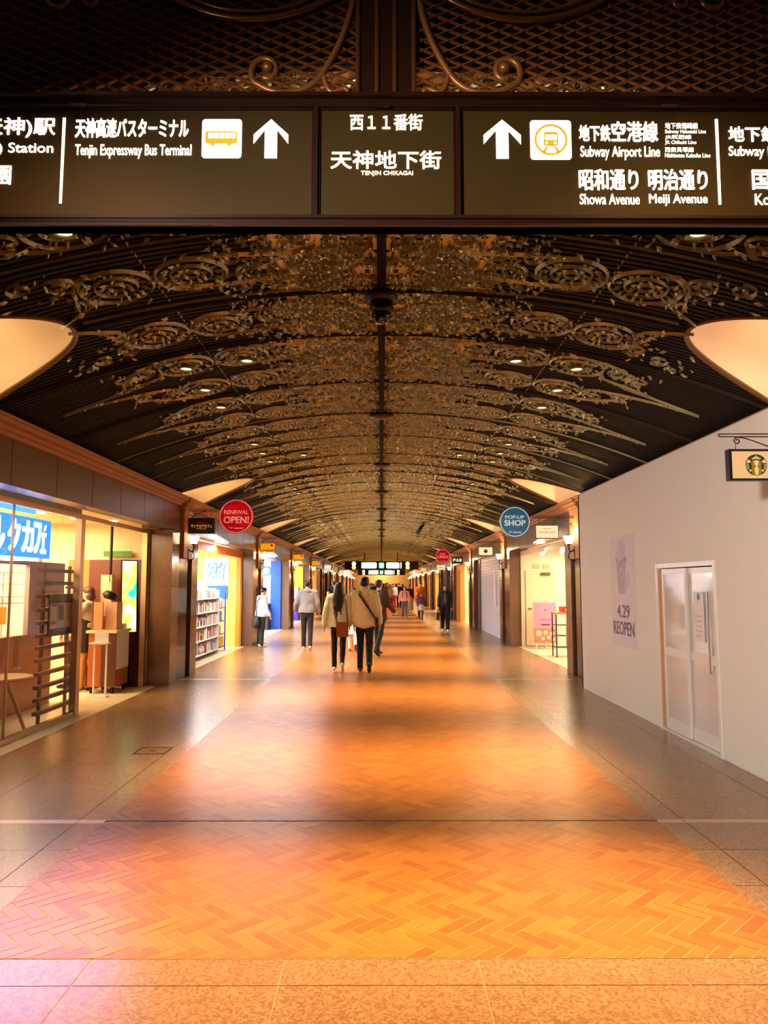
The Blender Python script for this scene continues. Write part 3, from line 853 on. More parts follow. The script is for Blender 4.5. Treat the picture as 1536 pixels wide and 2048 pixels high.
hang_sign(1, 4, 'cream projecting sign hanging right below the small red round sign', M_CREAM, lambda o, xa, xb, z0, z1, fr: dashes(o, xa+.08, xb-.08, z0+.09, z0+.14, fr, mat('tan_letter', '#c89a5a'), 6), .42, .25, 2.6)
hang_sign(1, 6, 'tan projecting sign on sixth right pier', mat('sign_tan', '#ffc878', .5, emis=.8))
hang_sign(1, 7, 'small tan projecting sign on seventh right pier', mat('sign_tan', '#ffc878'))

def round_sign(x, y, z, r, face, label, lines, ring):
    o = empty('round_sign', (x, y, z), label, 'sign')
    fr = front(y)
    kid(MB().disc((x, z), r, fr, -.03, 0, 56), 'board', face, o)
    kid(MB().ringflat((x, z), r*.91, r*.965, fr, 0, .003, 56), 'border', ring, o)
    for s, u0, u1, v0, v1, bd in lines: ktext(s, (x+u0*r, x+u1*r, z+v0*r, z+v1*r), fr, ring, o, bold=bd)
    g = MB(); g.tube([(x-.38*r+.06*r*i, y-.002, z-.68*r+(.07*r if i in (0, 3) else (-.02*r if i in (1,) else 0.0))) for i in range(4)], .02*r, 5)
    for i in range(7): g.poly([(x+(-.12+.08*i)*r, z-.72*r), (x+(-.06+.08*i)*r, z-.72*r), (x+(-.06+.08*i)*r, z-.65*r), (x+(-.12+.08*i)*r, z-.65*r)], fr, 0, .002)
    kid(g, 'logo', ring, o)
    g = MB()
    for sx in (-.4, .4): g.tube([(x+sx*r, y+.015, z+r*.9), (x+sx*r, y+.015, vz(min(HW, abs(x+sx*r)))-.01)], .003, 5)
    kid(g, 'wire', M_STEEL, o)
M_PINKL = mat('pink_letter', '#ffb8b0', .5, emis=.25)
round_sign(-2.82, 14.5, 2.945, .335, M_RED, 'red round hanging sign reading RENEWAL OPEN on the left', [('RENEWAL', -.70, .70, .13, .36, .012), ('OPEN!', -.72, .74, -.40, .0, .035)], M_PINKL)
round_sign(2.82, 15.8, 2.95, .325, mat('signal_blue', '#0f6c9a', .45, emis=.25), 'blue round hanging sign reading POP-UP SHOP on the right', [('POP-UP', -.62, .62, .2, .42, .03), ('SHOP', -.68, .70, -.26, .12, .045)], mat('pale_letter', '#d8ecec', .5, emis=.35))
round_sign(2.86, 35, 2.955, .335, M_RED, 'small red round hanging sign reading NEW OPEN further along the right', [('NEW', -.4, .4, .2, .42, .02), ('OPEN!', -.72, .74, -.3, .1, .035)], M_PINKL)

# spot track in the vault on the right
o = empty('track_spotlights', (1.5, 25, 3.6), 'row of three black spotlights on a short bar in right half of vault', 'spotlight')
kid(MB().box(1.35, 1.37, 24.0, 26.0, vz(1.36)-.09, vz(1.36)-.05), 'bar', M_BLACK, o)
for yy in (24.2, 25.0, 25.8):
    zz = vz(1.36)-.1
    kid(MB().tube([(1.36, yy, zz), (1.36, yy, zz-.06), (1.32, yy-.02, zz-.1), (1.22, yy-.07, zz-.22)], [.02, .02, .05, .06], 12), 'spot_head', M_BLACK, o, True)

# hanging direction signs far along the arcade
def far_sign(y, label):
    o = empty('hanging_sign', (0, y, 2.65), label, 'sign')
    kid(MB().box(-2.4, 2.4, y, y+.15, 2.62, 3.16), 'panel', M_PANEL, o)
    fr = front(y)
    for a, b in ((-1.22, -.32), (.32, 1.16)): kid(MB().poly(rrect(a, b, 2.70, 3.08, .08), fr, 0, .01), 'lit_lettering', mat('far_lit', (1, .93, .7), emis=3.5), o)
    for a in (-1.30, 1.24): kid(MB().poly(rrect(a, a+.06, 2.70, 3.08, .01), fr, 0, .01), 'divider_bar', mat('far_lit', (1, .93, .7)), o)
    for sx in (-1.8, 1.7):
        kid(MB().disc((sx, 3.0), .13, fr, 0, .01, 24), 'mark', mat('far_lit', (1, .93, .7)), o)
        kid(MB().disc((sx, 2.76), .13, fr, 0, .01, 24), 'mark', mat('far_amber', (1, .62, .1), emis=2.5), o)
    kid(MB().poly(rrect(-.16, .16, 2.72, 3.06, .03), fr, .01, .03), 'exit_light', mat('exit_green', (.1, .95, .45), emis=4), o)
    kid(MB().poly([(-.05, 2.8), (.05, 2.8), (.08, 2.9), (.03, 2.98), (-.05, 2.95)], fr, .03, .034), 'exit_figure', mat('exit_white', (.85, 1, .9), emis=4), o)
    g = MB()
    for sx in (-1.1, 1.05): g.tube([(sx, y+.07, 3.15), (sx, y+.07, vz(abs(sx))-.01)], .03, 8)
    kid(g, 'hanger', M_IRON, o)
far_sign(49, 'lit hanging direction sign with green exit light across far arcade, larger one')
far_sign(76, 'lit hanging direction sign with green exit light, smaller one further off')

# ---------------------------------------------------------------- white hoarding on the right
hd = MB(); hd.box(3.2, 3.26, 2.2, 8.74, 0, 3.075); hd.k = 0
hd = MB()
DY0, DY1, DZ = 7.19, 8.74, 1.86
hd.box(3.2, 3.26, 2.2, DY0, 0, 3.075); hd.box(3.2, 3.26, DY1, 12.13, 0, 3.075); hd.box(3.2, 3.26, DY0, DY1, DZ, 3.075)
hd.box(3.2, 3.44, 12.08, 12.13, 0, 3.075)
hoard = structure(hd.build('wall_hoarding', M_WHITE), 'plain white temporary hoarding along the right')
hp = MB(); hp.box(3.45, 3.5, 2.2, 12.0, 0, 2.5); hp.build('backing', mat('hoarding_back', '#8a8074', .8), hoard)
dr = empty('door_1', (3.2, 7.96, 0), 'white sliding door in the hoarding', 'door'); dr['kind'] = 'structure'
M_ALU = mat('white_aluminium', '#ece6dd', .3, .1)
f = MB()
f.box(3.185, 3.27, DY0, DY0+.045, 0, DZ); f.box(3.185, 3.27, DY1-.045, DY1, 0, DZ); f.box(3.188, 3.267, DY0+.045, DY1-.045, DZ-.05, DZ-.001); f.box(3.188, 3.267, DY0+.045, DY1-.045, .001, .025)
kid(f, 'door_frame', M_ALU, dr)
kid(MB().box(3.20, 3.26, DY1-.15, DY1-.045, .025, DZ-.05), 'jamb_board', mat('jamb_tan', '#c9975a', .6), dr)
M_FROST = mat('glossy_door_panel', '#d6cec6', .07)
for nm, a, c, xx in (('left_leaf', 7.93, DY1-.151, 3.200), ('right_leaf', DY0+.046, 7.98, 3.228)):
    g = MB()
    for (p, q, r, t) in ((a, a+.04, .03, DZ-.06), (c-.04, c, .03, DZ-.06), (a+.04, c-.04, .031, .16), (a+.04, c-.04, DZ-.12, DZ-.061), (a+.04, c-.04, .84, .93)): g.box(xx+(.001 if q-p > .1 else 0), xx+.025, p, q, r, t)
    po = kid(g, 'door_leaf', M_ALU, dr)
    MB().box(xx+.008, xx+.018, a+.035, c-.035, .15, DZ-.11).build('door_panel', M_FROST, po)
kid(MB().box(3.212, 3.222, 7.44, 7.455, .75, 1.55), 'handle', M_STEEL, dr)
kid(MB().box(3.222, 3.228, 7.4, 7.435, .78, 1.02), 'handle_plate', M_ALU, dr)
nb = empty('notice_board', (3.2, 7.62, 1.2), 'white notice sheet with blue round mark taped on the sliding door', 'notice')
FR_ = rightwall(3.226)
kid(MB().poly([(-7.78, 1.05), (-7.55, 1.05), (-7.55, 1.55), (-7.78, 1.55)], FR_, .001, .005), 'sheet', mat('paper', '#eee8ea', .6), nb)
kid(MB().disc((-7.66, 1.50), .035, FR_, .005, .007, 20), 'mark', mat('blue_mark', '#2a7ac0', .5), nb)
g = MB()
for i in range(5): g.poly([(-7.76, 1.1+i*.05), (-7.60, 1.1+i*.05), (-7.60, 1.108+i*.05), (-7.76, 1.108+i*.05)], FR_, .005, .006)
kid(g, 'printed_lines', mat('grey_print', '#b0a8a8', .6), nb)
# poster
ps = empty('poster', (3.2, 10, .8), 'tall white poster of a frappe cup announcing reopening on 4.29', 'poster')
FR_ = rightwall(3.2)
kid(MB().poly([(-10.47, .81), (-9.50, .81), (-9.50, 2.27), (-10.47, 2.27)], FR_, .001, .006), 'sheet', mat('poster_paper', '#ded4e0', .55), ps)
M_MAUVE = mat('mauve_print', '#6a4a66', .6); M_LILAC = mat('lilac_print', '#b8aeb8', .6); M_LIL2 = mat('pale_lilac_print', '#cfc6d0', .6); M_LIL3 = mat('grey_lilac_print', '#a299a4', .6)
ktext('4.29', (-10.23, -9.72, 1.19, 1.36), FR_, M_MAUVE, ps, bold=.02, d0=.006, d1=.008); ktext('REOPEN', (-10.40, -9.56, .96, 1.14), FR_, M_MAUVE, ps, bold=.02, d0=.006, d1=.008)
cup = kid(MB().poly([(-10.14, 1.50), (-9.90, 1.50), (-9.82, 1.95), (-10.20, 1.95)], FR_, .006, .008), 'cup_picture', M_LILAC, ps)
MB().poly([(-9.9, 1.50), (-9.66, 1.66), (-9.76, 1.8), (-9.86, 1.74)], FR_, .006, .0075).build('cup_shadow', M_LIL2, cup)
MB().poly([(-10.22, 1.93), (-9.80, 1.93), (-9.79, 1.99), (-10.23, 1.99)], FR_, .006, .009).build('lid_picture', M_LIL3, cup)
g = MB()
for q_, (c, r) in enumerate((((-10.08, 2.04), .11), ((-9.96, 2.07), .12), ((-10.03, 2.13), .09))): g.disc(c, r, FR_, .006+.0002*q_, .0098+.0008*q_, 20)
g.build('cream_picture', M_LIL2, cup)
MB().ringflat((-10.01, 1.76), .055, .085, FR_, .008, .009, 20).build('cup_emblem', M_LIL2, cup)

# coffee shop sign hanging in front of the hoarding
SYc = 5.4
cs = empty('hanging_shop_sign', (3.2, SYc, 2.6), 'cream hanging sign with green round emblem in black frame by the hoarding', 'sign')
fr = front(SYc)
w0, w1, h0, h1 = 2.534, 2.93, 2.378, 2.608
f = MB()
for a in ((w0+.02, w1-.02, h1-.016, h1), (w0+.02, w1-.02, h0, h0+.014), (w0, w0+.02, h0, h1), (w1-.02, w1, h0, h1)): f.box(a[0], a[1], SYc-.004, SYc+.06, a[2], a[3])
kid(f, 'sign_frame', M_BLACK, cs)
kid(MB().box(w0+.015, w1-.015, SYc, SYc+.05, h0+.01, h1-.01), 'sign_face', mat('emblem_face', '#eac08a', .5, emis=.18), cs)
ec = (2.732, 2.491); er = .0785; M_GREEN = mat('emblem_green', '#1c3a12', .5); M_CR = mat('emblem_cream', '#e8d090', .5, emis=.15); M_HAIR = mat('emblem_gold', '#a87c10', .5)
em = kid(MB().disc(ec, er, fr, 0, .002, 48), 'emblem', M_GREEN, cs)
def E(pts, m, d, nm):
    g = MB()
    for p in pts: g.poly([(ec[0]+u*er, ec[1]+v*er) for u, v in p], fr, d, d+.0012)
    return g.build(nm, m, em)
sym = lambda p: [p, [(-u, v) for u, v in p]]
E(sym([(0, .52), (-.32, .46), (-.5, .2), (-.42, -.2), (-.5, -.55), (-.34, -.93), (-.12, -.98), (-.22, -.55), (-.16, -.2), (-.2, .1), (0, .4)]), M_HAIR, .002, 'emblem_hair')
E([[(-.2, .36), (0, .44), (.2, .36), (.2, .05), (.1, -.12), (-.1, -.12), (-.2, .05)], [(0, -.1), (.18, -.25), (.2, -.5), (.1, -.97), (-.1, -.97), (-.2, -.5), (-.18, -.25)]], M_CR, .0033, 'emblem_figure')
E([[(-.4, .52), (-.44, .66), (-.3, .62), (-.18, .78), (-.1, .7), (0, .93), (.1, .7), (.18, .78), (.3, .62), (.44, .66), (.4, .52), (.2, .56), (0, .6), (-.2, .56)]], M_CR, .0033, 'emblem_crown')
E(sym([(-.5, .38), (-.82, .52), (-.86, .3), (-.96, .14), (-.6, .2)])+sym([(-.98, .02), (-.7, .06), (-.7, -.0), (-.98, -.06)])+sym([(-.96, -.16), (-.7, -.1), (-.7, -.16), (-.93, -.24)])+sym([(-.9, -.34), (-.66, -.24), (-.66, -.31), (-.85, -.42)])+sym([(-.72, -.5), (-.5, -.4), (-.5, -.6), (-.64, -.62)]), M_CR, .002, 'emblem_tails')
g = MB()
for zz in (2.727, 2.706): g.tube([(2.487, SYc+.03, zz), (3.2, SYc+.03, zz)], .0045, 8)
g.tube([(2.487, SYc+.03, 2.727), (2.476, SYc+.03, 2.7165), (2.487, SYc+.03, 2.706)], .005, 8)
g.tube([(2.615+.026*(1-.65*i/18)*cos(1.57+i*.42), SYc+.03, 2.674+.026*(1-.65*i/18)*sin(1.57+i*.42)) for i in range(19)], .0045, 8)
g.tube(bez((2.60, SYc+.03, 2.702), (2.7, SYc+.03, 2.703), (2.75, SYc+.03, 2.66), (2.9, SYc+.03, 2.615))+[Vector((3.2, SYc+.03, 2.56))], .0045, 8)
for xx in (2.602, 2.86): g.tube([(xx, SYc+.03, h1), (xx, SYc+.03, 2.65 if xx < 2.7 else 2.705)], .0025, 6)
kid(g, 'bracket', M_IRON, cs, True)

# ---------------------------------------------------------------- shop rooms
M_SHOPFL = mat('shop_floor', '#e6cfa8', .35, noise=.05)
def room(s, k, depth, col, light, wcol=WARM, name='wall_shop', side_col=None, zc=2.62):
    a, b = (PIER[k]+.86, PIER[k+1]-.86)
    x0, x1 = s*3.80, s*(3.8+depth)
    n_ = name[5:]
    o = structure(MB().box(*sorted((x1, x1+s*.05)), a, b, 0, zc).build(name, col))
    structure(MB().box(*sorted((s*3.8, x1)), b, b+.04, 0, zc).build(name, col), 'side wall of a shop')
    structure(MB().box(*sorted((s*3.8, x1)), a-.04, a, 0, zc).build(name, col), 'side wall of a shop')
    structure(MB().box(*sorted((s*3.67, x1)), a, b, zc, zc+.05).build('ceiling', col), 'ceiling of a shop')
    structure(MB().add([(s*3.62, a, .002), (x1, a, .002), (x1, b, .002), (s*3.62, b, .002)], [(0, 1, 2, 3)]).build('floor', M_SHOPFL), 'floor of a shop')
    if light: lamp('shop_light', 'AREA', ((x0+x1)/2, (a+b)/2, zc-.04), light, wcol, min(depth*.7, 2.5), ((x0+x1)/2, (a+b)/2, 0), sy=(b-a)*.8)
    return o
M_CAFEW = mat('cafe_wall', '#f4d8a8', .7)
cafe = room(-1, 0, 4.2, M_CAFEW, SHOP_W['cafe'], (1, .74, .42), 'wall_cafe'); cafe['label'] = 'bright warm interior walls of the cafe'
# cafe front
XG = -3.85
wn = empty('window_1', (XG, 8, 0), 'tall glazed cafe shop front with steel frame', 'window'); wn['kind'] = 'structure'
g = MB()
g.box(XG-.03, XG+.03, 5.9, 12.3, 2.46, 2.52); g.box(XG-.03, XG+.03, 5.9, 9.66, 0, .06)
for yy in (7.83,): g.box(XG-.012, XG+.012, yy-.008, yy+.008, .06, 2.46)
for yy in (9.58, 12.26): g.box(XG-.04, XG+.04, yy-.06, yy+.06, 0, 2.48)
kid(g, 'window_frame', mat('frame_brass', '#c8a478', .3, .6), wn)
kid(MB().box(XG-.004, XG+.004, 5.9, 9.6, .06, 2.46), 'pane', glass('shop_glass'), wn)
kid(MB().box(XG-.004, XG+.004, 5.9, 9.6, 2.52, 2.62), 'transom', mat('transom', '#bfc6d8', .15), wn)
# blue cafe sign
bs = empty('cafe_sign', (-3.98, 7.4, 1.9), 'lit blue cafe sign with big white katakana behind the shop window', 'sign')
M_BLUE = mat('sign_blue', '#0a6fd0', .4, emis=2.2, ecol=(.0, .17, .9))
kid(MB().box(-4.05, -3.97, 5.95, 9.0, 1.93, 2.38), 'panel', M_BLUE, bs)
FL_ = leftwall(-3.97)
M_SIGW = mat('sign_white_lit', (1, .97, .9), emis=4.5)
ktext('サンマ', (6.62, 7.52, 1.985, 2.34), FL_, M_SIGW, bs, bold=.05)
for s, a, b_ in (('ル', 7.60, 7.90), ('ク', 7.96, 8.24), ('カ', 8.28, 8.56), ('フ', 8.56, 8.74)): ktext(s, (a, b_, 1.985, 2.34), FL_, M_SIGW, bs, bold=.05)
ktext('ェ', (8.74, 8.88, 1.985, 2.23), FL_, M_SIGW, bs, bold=.05)
kid(MB().poly([(8.80, 2.25), (8.84, 2.25), (8.875, 2.32), (8.84, 2.32)], FL_, .001, .004), 'accent', M_SIGW, bs)
for a, b_ in ((7.3, 8.35), (8.40, 8.78)): kid(MB().box(-4.35, -4.0, a, b_, 1.90, 1.93), 'light_box', mat('lightbox', (1, .9, .75), emis=2.2), bs)
tb = MB(); tb.box(XG-.012, XG-.006, 5.9, 8.35, 2.40, 2.455)
tag(tb.build('blue_sign_reflection', mat('blue_band', '#1070e0', .3, emis=3, ecol=(.04, .22, 1))), 'thin blue reflection of the cafe sign along the top of the window', 'light')  # glowing strip put in for the blue sign's reflection in the glass
sgl = lamp('sign_glow_light', 'AREA', (-3.80, 7.0, 2.15), 20, (.34, .34, 1), 3.0, (-2.3, 5.0, 0), sy=.4); sgl.data.spread = radians(75)
# partition with opening
M_PART = mat('partition_grey', '#a08a8a', .6); M_WOOD = mat('counter_wood', '#b4651e', .4, noise=.15, scale=3); M_DWOOD = mat('slat_wood', '#5a3018', .45, noise=.2, scale=4)
pt = empty('partition', (-4.6, 9, 0), 'grey partition with a display opening above a wooden counter front in the cafe', 'partition')
g = MB()
for (a, b_, p, q) in ((6.2, 9.08, .98, 1.93), (9.86, 10.95, .98, 1.93), (9.08, 9.86, 1.88, 1.93)): g.box(-4.66, -4.60, a, b_, p, q)
kid(g, 'upper_panel', M_PART, pt)
kid(MB().box(-4.72, -4.60, 6.2, 10.6, 0, .98), 'counter_front', M_WOOD, pt)
sl = empty('slatted_screen', (-3.95, 9.3, 0), 'dark wooden screen of horizontal slats inside the cafe window', 'screen')
for z in (1.79, 1.64, 1.49, 1.33, 1.18, 1.03, .89, .745, .59, .44, .295, .145): kid(MB().box(-4.0, -3.94, 8.77, 9.80, z-.022, z+.022), 'slat', M_DWOOD, sl)
kid(MB().box(-4.03, -4.0, 9.68, 9.72, 0, 1.86), 'upright', M_DWOOD, sl)
kid(MB().box(-4.03, -4.0, 8.95, 8.99, 0, 1.86), 'upright', M_DWOOD, sl)
ib = empty('information_board', (-3.94, 9.4, 1.2), 'brown information board with four posters fixed on the wooden slats', 'board')
kid(MB().box(-3.94, -3.92, 8.94, 9.79, 1.01, 1.50), 'backboard', mat('board_brown', '#6a4a30', .6), ib)
FB = leftwall(-3.92)
ktext('INFORMATION', (9.16, 9.58, 1.425, 1.462), FB, mat('board_letter', '#b09a80', .6), ib, bold=.005)
for i, (c, c2) in enumerate((('#d8cfd0', '#b06a70'), ('#c8c4cc', '#5a5868'), ('#e0d0a0', '#d8a020'), ('#d8d2d0', '#6a6a80'))):
    a = 8.96+i*.205
    po = kid(MB().poly([(a, 1.10), (a+.195, 1.10), (a+.195, 1.40), (a, 1.40)], FB, 0, .003), 'poster', mat('poster%d' % i, c, .6), ib)
    g = MB()
    if i == 0: g.poly([(a+.02, 1.365), (a+.17, 1.365), (a+.17, 1.39), (a+.02, 1.39)], FB, .003, .004); g.poly([(a+.02, 1.15), (a+.17, 1.15), (a+.17, 1.19), (a+.02, 1.19)], FB, .003, .004)
    else: g.poly([(a+.03, 1.19), (a+.17, 1.19), (a+.17, 1.385), (a+.03, 1.385)], FB, .003, .004)
    g.build('poster_picture', mat('pic%d' % i, c2, .6), po)
# display behind the opening
sh = empty('display_shelf', (-5.0, 9.0, 0), 'pale shelving with slim boards seen through the partition opening', 'shelf')
g = MB()
for z in (1.78, 1.62, 1.45, 1.36): g.box(-5.3, -5.0, 8.4, 10.6, z, z+.02)
for yy in (8.5, 9.3, 10.5): g.box(-5.3, -5.27, yy, yy+.04, 0, 1.85)
kid(g, 'boards', M_WHITE, sh)
tag(MB().box(-5.02, -5.0, 9.2, 10.1, 1.1, 1.33).build('bread_picture', mat('bread_yellow', '#e8a818', .5, emis=.25)), 'yellow picture of bread behind the partition opening', 'picture')
# round table and chair
M_TBL = mat('table_wood', '#b9824a', .35, noise=.15, scale=4)
t = empty('round_table', (-4.16, 8.62, 0), 'round wooden cafe table on three splayed legs behind the window', 'table')
kid(MB().lathe([(0, .585), (.33, .585), (.34, .60), (.33, .615), (0, .615)], (-4.20, 8.42, 0), 40), 'table_top', M_TBL, t)
for a in (.6, 2.7, 4.8): kid(MB().tube([(-4.20+.06*cos(a), 8.42+.06*sin(a), .58), (-4.20+.27*cos(a), 8.42+.27*sin(a), 0.002)], [.028, .018], 10), 'leg', M_TBL, t)
ch = empty('cafe_chair', (-4.15, 7.75, 0), 'wooden cafe chair beside the round table at the window edge', 'chair')
kid(MB().box(-4.4, -3.98, 7.52, 7.92, .42, .46), 'seat', M_TBL, ch)
for xx in (-4.37, -4.01):
    for yy in (7.55, 7.89): kid(MB().tube([(xx, yy, .42), (xx*1.0+(xx+4.19)*.15, yy+(yy-7.72)*.15, .002)], [.02, .015], 8), 'leg', M_TBL, ch)
g = MB(); g.tube([(-4.38, 7.54, .44), (-4.42, 7.50, .8)], .016, 8); g.tube([(-4.38, 7.90, .44), (-4.42, 7.94, .8)], .016, 8); g.box(-4.44, -4.40, 7.48, 7.96, .68, .82)
kid(g, 'backrest', M_TBL, ch)
# far end wall of the cafe with a passage
M_PASS = mat('passage_wood', '#5a1c0a', .35, noise=.25, scale=2)
g = MB(); g.box(-4.75, -3.84, 12.24, 12.31, 0, 2.03)
structure(g.build('door_2', M_PASS), 'dark red brown wooden door in the end wall of the cafe')
g = MB(); g.box(-5.1, -4.75, 12.27, 12.31, 0, 2.03); structure(g.build('trim_1', mat('passage_trim', '#c07a38', .6)), 'door surround in the cafe')
g = MB()
for yy in (9.9, 10.6, 11.3): g.box(-7.99, -7.97, yy, yy+.05, 0, 2.6)
for xx in (-6.4, -5.6, -4.95): g.box(xx, xx+.04, 12.27, 12.31, 0, 2.6)
structure(g.build('trim_2', mat('wall_strip', '#b06a30', .5)), 'vertical joint strips on the cafe walls')
tag(MB().box(-4.52, -4.06, 12.22, 12.24, 2.08, 2.17).build('exit_sticker', mat('exit_sticker', '#3f7a28', .5, emis=.15)), 'green emergency exit sign on the cafe end wall', 'sign')
tag(MB().cyl((-4.28, 11.9, 1.66), (-4.28, 11.9, 2.6), .022, 10).build('ceiling_pole', M_BLACK), 'thin black pole hanging from cafe ceiling beside the bright signage', 'pole')
for i, (xx, yy) in enumerate(((-4.5, 8.9), (-4.7, 10.3), (-4.6, 11.2), (-4.2, 11.7))):
    q = MB().lathe([(0, 2.60), (.06, 2.60), (.06, 2.612), (0, 2.612)], (xx, yy, 0), 18)
    tag(q.build('cafe_downlight', mat('cafe_dl', (1, .92, .7), emis=8)), ['cafe ceiling downlight above the slatted screen', 'cafe ceiling downlight just inside the entrance', 'cafe ceiling downlight above the waitress', 'cafe ceiling downlight nearest the black pole'][i], 'ceiling light')
# digital signage
ds = empty('digital_signage', (-4.05, 12.13, 0), 'tall bright yellow and teal digital sign standing in the cafe entrance', 'display')
Md = Matrix.Translation((-4.05, 12.13, 1.44)) @ Matrix.Rotation(radians(38), 4, 'Z') @ Matrix.Rotation(radians(-3), 4, 'X')
kid(MB().box(-.125, .125, 0, .05, -.58, .58, Md), 'casing', M_BLACK, ds)
m = bpy.data.materials.new('signage_screen'); m.use_nodes = True; nt = m.node_tree; pb = nt.nodes['Principled BSDF']
tc = nt.nodes.new('ShaderNodeTexCoord'); v = nt.nodes.new('ShaderNodeTexNoise'); v.inputs['Scale'].default_value = 3.2; v.inputs['Detail'].default_value = 1
rp = nt.nodes.new('ShaderNodeValToRGB'); e = rp.color_ramp
e.elements[0].position = .36; e.elements[0].color = (.02, .75, .55, 1); e.elements[1].position = .68; e.elements[1].color = (.95, .95, .95, 1)
x = e.elements.new(.46); x.color = (.9, .85, .05, 1); x = e.elements.new(.56); x.color = (.8, .9, .25, 1)
nt.links.new(tc.outputs['Object'], v.inputs['Vector']); nt.links.new(v.outputs['Fac'], rp.inputs[0]); nt.links.new(rp.outputs[0], pb.inputs['Emission Color']); nt.links.new(rp.outputs[0], pb.inputs['Base Color'])
pb.inputs['Emission Strength'].default_value = 1.3
kid(MB().box(-.115, .115, -.006, 0, -.565, .565, Md), 'screen', m, ds)
kid(MB().box(-4.10, -4.03, 12.14, 12.2, 0, .9), 'stand', M_BLACK, ds)
# cart with papers
ca = empty('service_cart', (-4.15, 11.6, 0), 'brown wooden service cart on casters with white notices in the entrance', 'cart')
kid(MB().box(-4.40, -4.00, 11.42, 12.02, .1, .90), 'body', mat('cart_wood', '#a4521c', .4, noise=.2, scale=3), ca)
kid(MB().box(-4.43, -3.97, 11.38, 12.04, .90, .94), 'top', mat('cart_top', '#f0c890', .5), ca)
kid(MB().box(-4.20, -3.98, 11.40, 11.42, .1, .88), 'side_strip', M_DWOOD, ca)
kid(MB().box(-4.0, -3.994, 11.46, 12.02, .35, .9), 'notice', mat('notice_paper', '#d8d0c8', .6), ca)
for xx in (-4.36, -4.04):
    for yy in (11.48, 11.96): kid(MB().tube([(xx-.012, yy, .045), (xx+.012, yy, .045)], .045, 14).box(xx-.008, xx+.008, yy-.01, yy+.01, .05, .11), 'caster', M_BLACK, ca)
tag(MB().box(-4.33, -4.20, 11.40, 11.44, .94, 1.36).build('menu_flag', mat('flag_orange', '#e88a58', .5, noise=.15)), 'tall orange menu card standing on the brown cart', 'menu')
tag(MB().box(-4.19, -4.02, 11.5, 11.75, .94, 1.36).build('sample_box', mat('box_tan', '#c89a70', .5, noise=.2)), 'tan sample box standing on the brown cart', 'box')
tag(MB().box(-4.14, -4.02, 11.80, 11.96, .94, 1.02).build('white_carton', mat('carton', '#efe0cc', .6)), 'low white carton lying on the brown cart', 'box')
tag(MB().lathe([(0, 0), (.05, 0), (.055, .17), (.045, .2), (0, .2)], (-4.3, 11.72, .94), 16).build('paper_bin', mat('bin_brown', '#7a2f12', .5)), 'red brown tub standing on the brown cart', 'tub')
tag(MB().box(-4.42, -4.25, 11.88, 12.02, .94, 1.78).build('white_dispenser', mat('dispenser', '#e2b488', .5)), 'tall pale dispenser standing behind the black bundle on the cart', 'dispenser')
bd = MB()
M3 = Matrix.Translation((-4.17, 11.62, 1.46)) @ Matrix.Rotation(.3, 4, 'Y')
bd.lathe([(0, -.06), (.08, -.055), (.12, 0), (.08, .06), (0, .065)], n=16, M=M3)
tag(bd.build('black_bundle', M_BLACK, smooth=True), 'black bundle lying on the boxes of the cart', 'bag')
# menu stand
mn = empty('menu_stand', (-4.10, 11.1, 0), 'slim white menu stand with a paper card before the brown cart', 'stand')
g = MB()
for xx in (-4.185, -4.01): g.box(xx-.012, xx+.012, 11.09, 11.115, .02, .77)
kid(g, 'posts', M_WHITE, mn)
kid(MB().box(-4.22, -3.98, 11.02, 11.18, 0, .02), 'base', M_WHITE, mn); kid(MB().box(-4.24, -3.97, 11.02, 11.14, .76, .785), 'ledge', M_WHITE, mn)
kid(MB().box(-4.18, -3.98, 11.075, 11.085, .785, .95), 'card', mat('menu_card', '#f6ead8', .6), mn)

# ---- second shop on the left: drugstore-like goods, white light
sh1 = room(-1, 1, 3.2, mat('shop_white', '#f4f0ee', .7), SHOP_W['white'], (.95, .95, 1.0)); sh1['label'] = 'bright white interior of the first goods shop on the left'
a1, b1 = PIER[1]+.86, PIER[2]-.86
g = MB(); g.box(-5.2, -3.72, b1-.10, b1-.04, 0, 2.52)
structure(g.build('wall_shop_end', mat('shop_yellow', '#ffc848', .6)), 'yellow end panel of the first goods shop')
g = MB(); g.box(-3.86, -3.74, b1-.16, b1, 0, 2.5); g.box(-3.86, -3.74, a1, b1, 2.34, 2.52)
structure(g.build('trim_3', mat('shop_orange', '#e87a10', .5)), 'orange portal around the first goods shop')
FE = front(b1-.10)
o = empty('wall_sign', (-4.35, b1-.1, 2), 'white wall sign with fat blue outlined letters in the goods shop', 'sign')
kid(MB().poly([(-4.72, 1.62), (-4.06, 1.62), (-4.06, 2.34), (-4.72, 2.34)], FE, .0, .02), 'panel', mat('sign_panel_white', '#d8d4d0', .5), o)
ktext('タイ', (-4.66, -4.12, 1.74, 2.28), FE, mat('letter_blue', '#1a6ab8', .5), o, bold=.12, d0=.02, d1=.024)
ktext('タイ', (-4.63, -4.14, 1.78, 2.24), FE, mat('letter_paint', '#ffffff', .5, emis=.3), o, bold=.04, d0=.024, d1=.028)
tag(MB().poly([(-4.62, 1.25), (-4.08, 1.25), (-4.08, 1.60), (-4.62, 1.60)], FE, 0, .02).build('blue_poster', mat('poster_blue', '#0a52b0', .5)), 'plain blue poster under the white wall sign', 'poster')
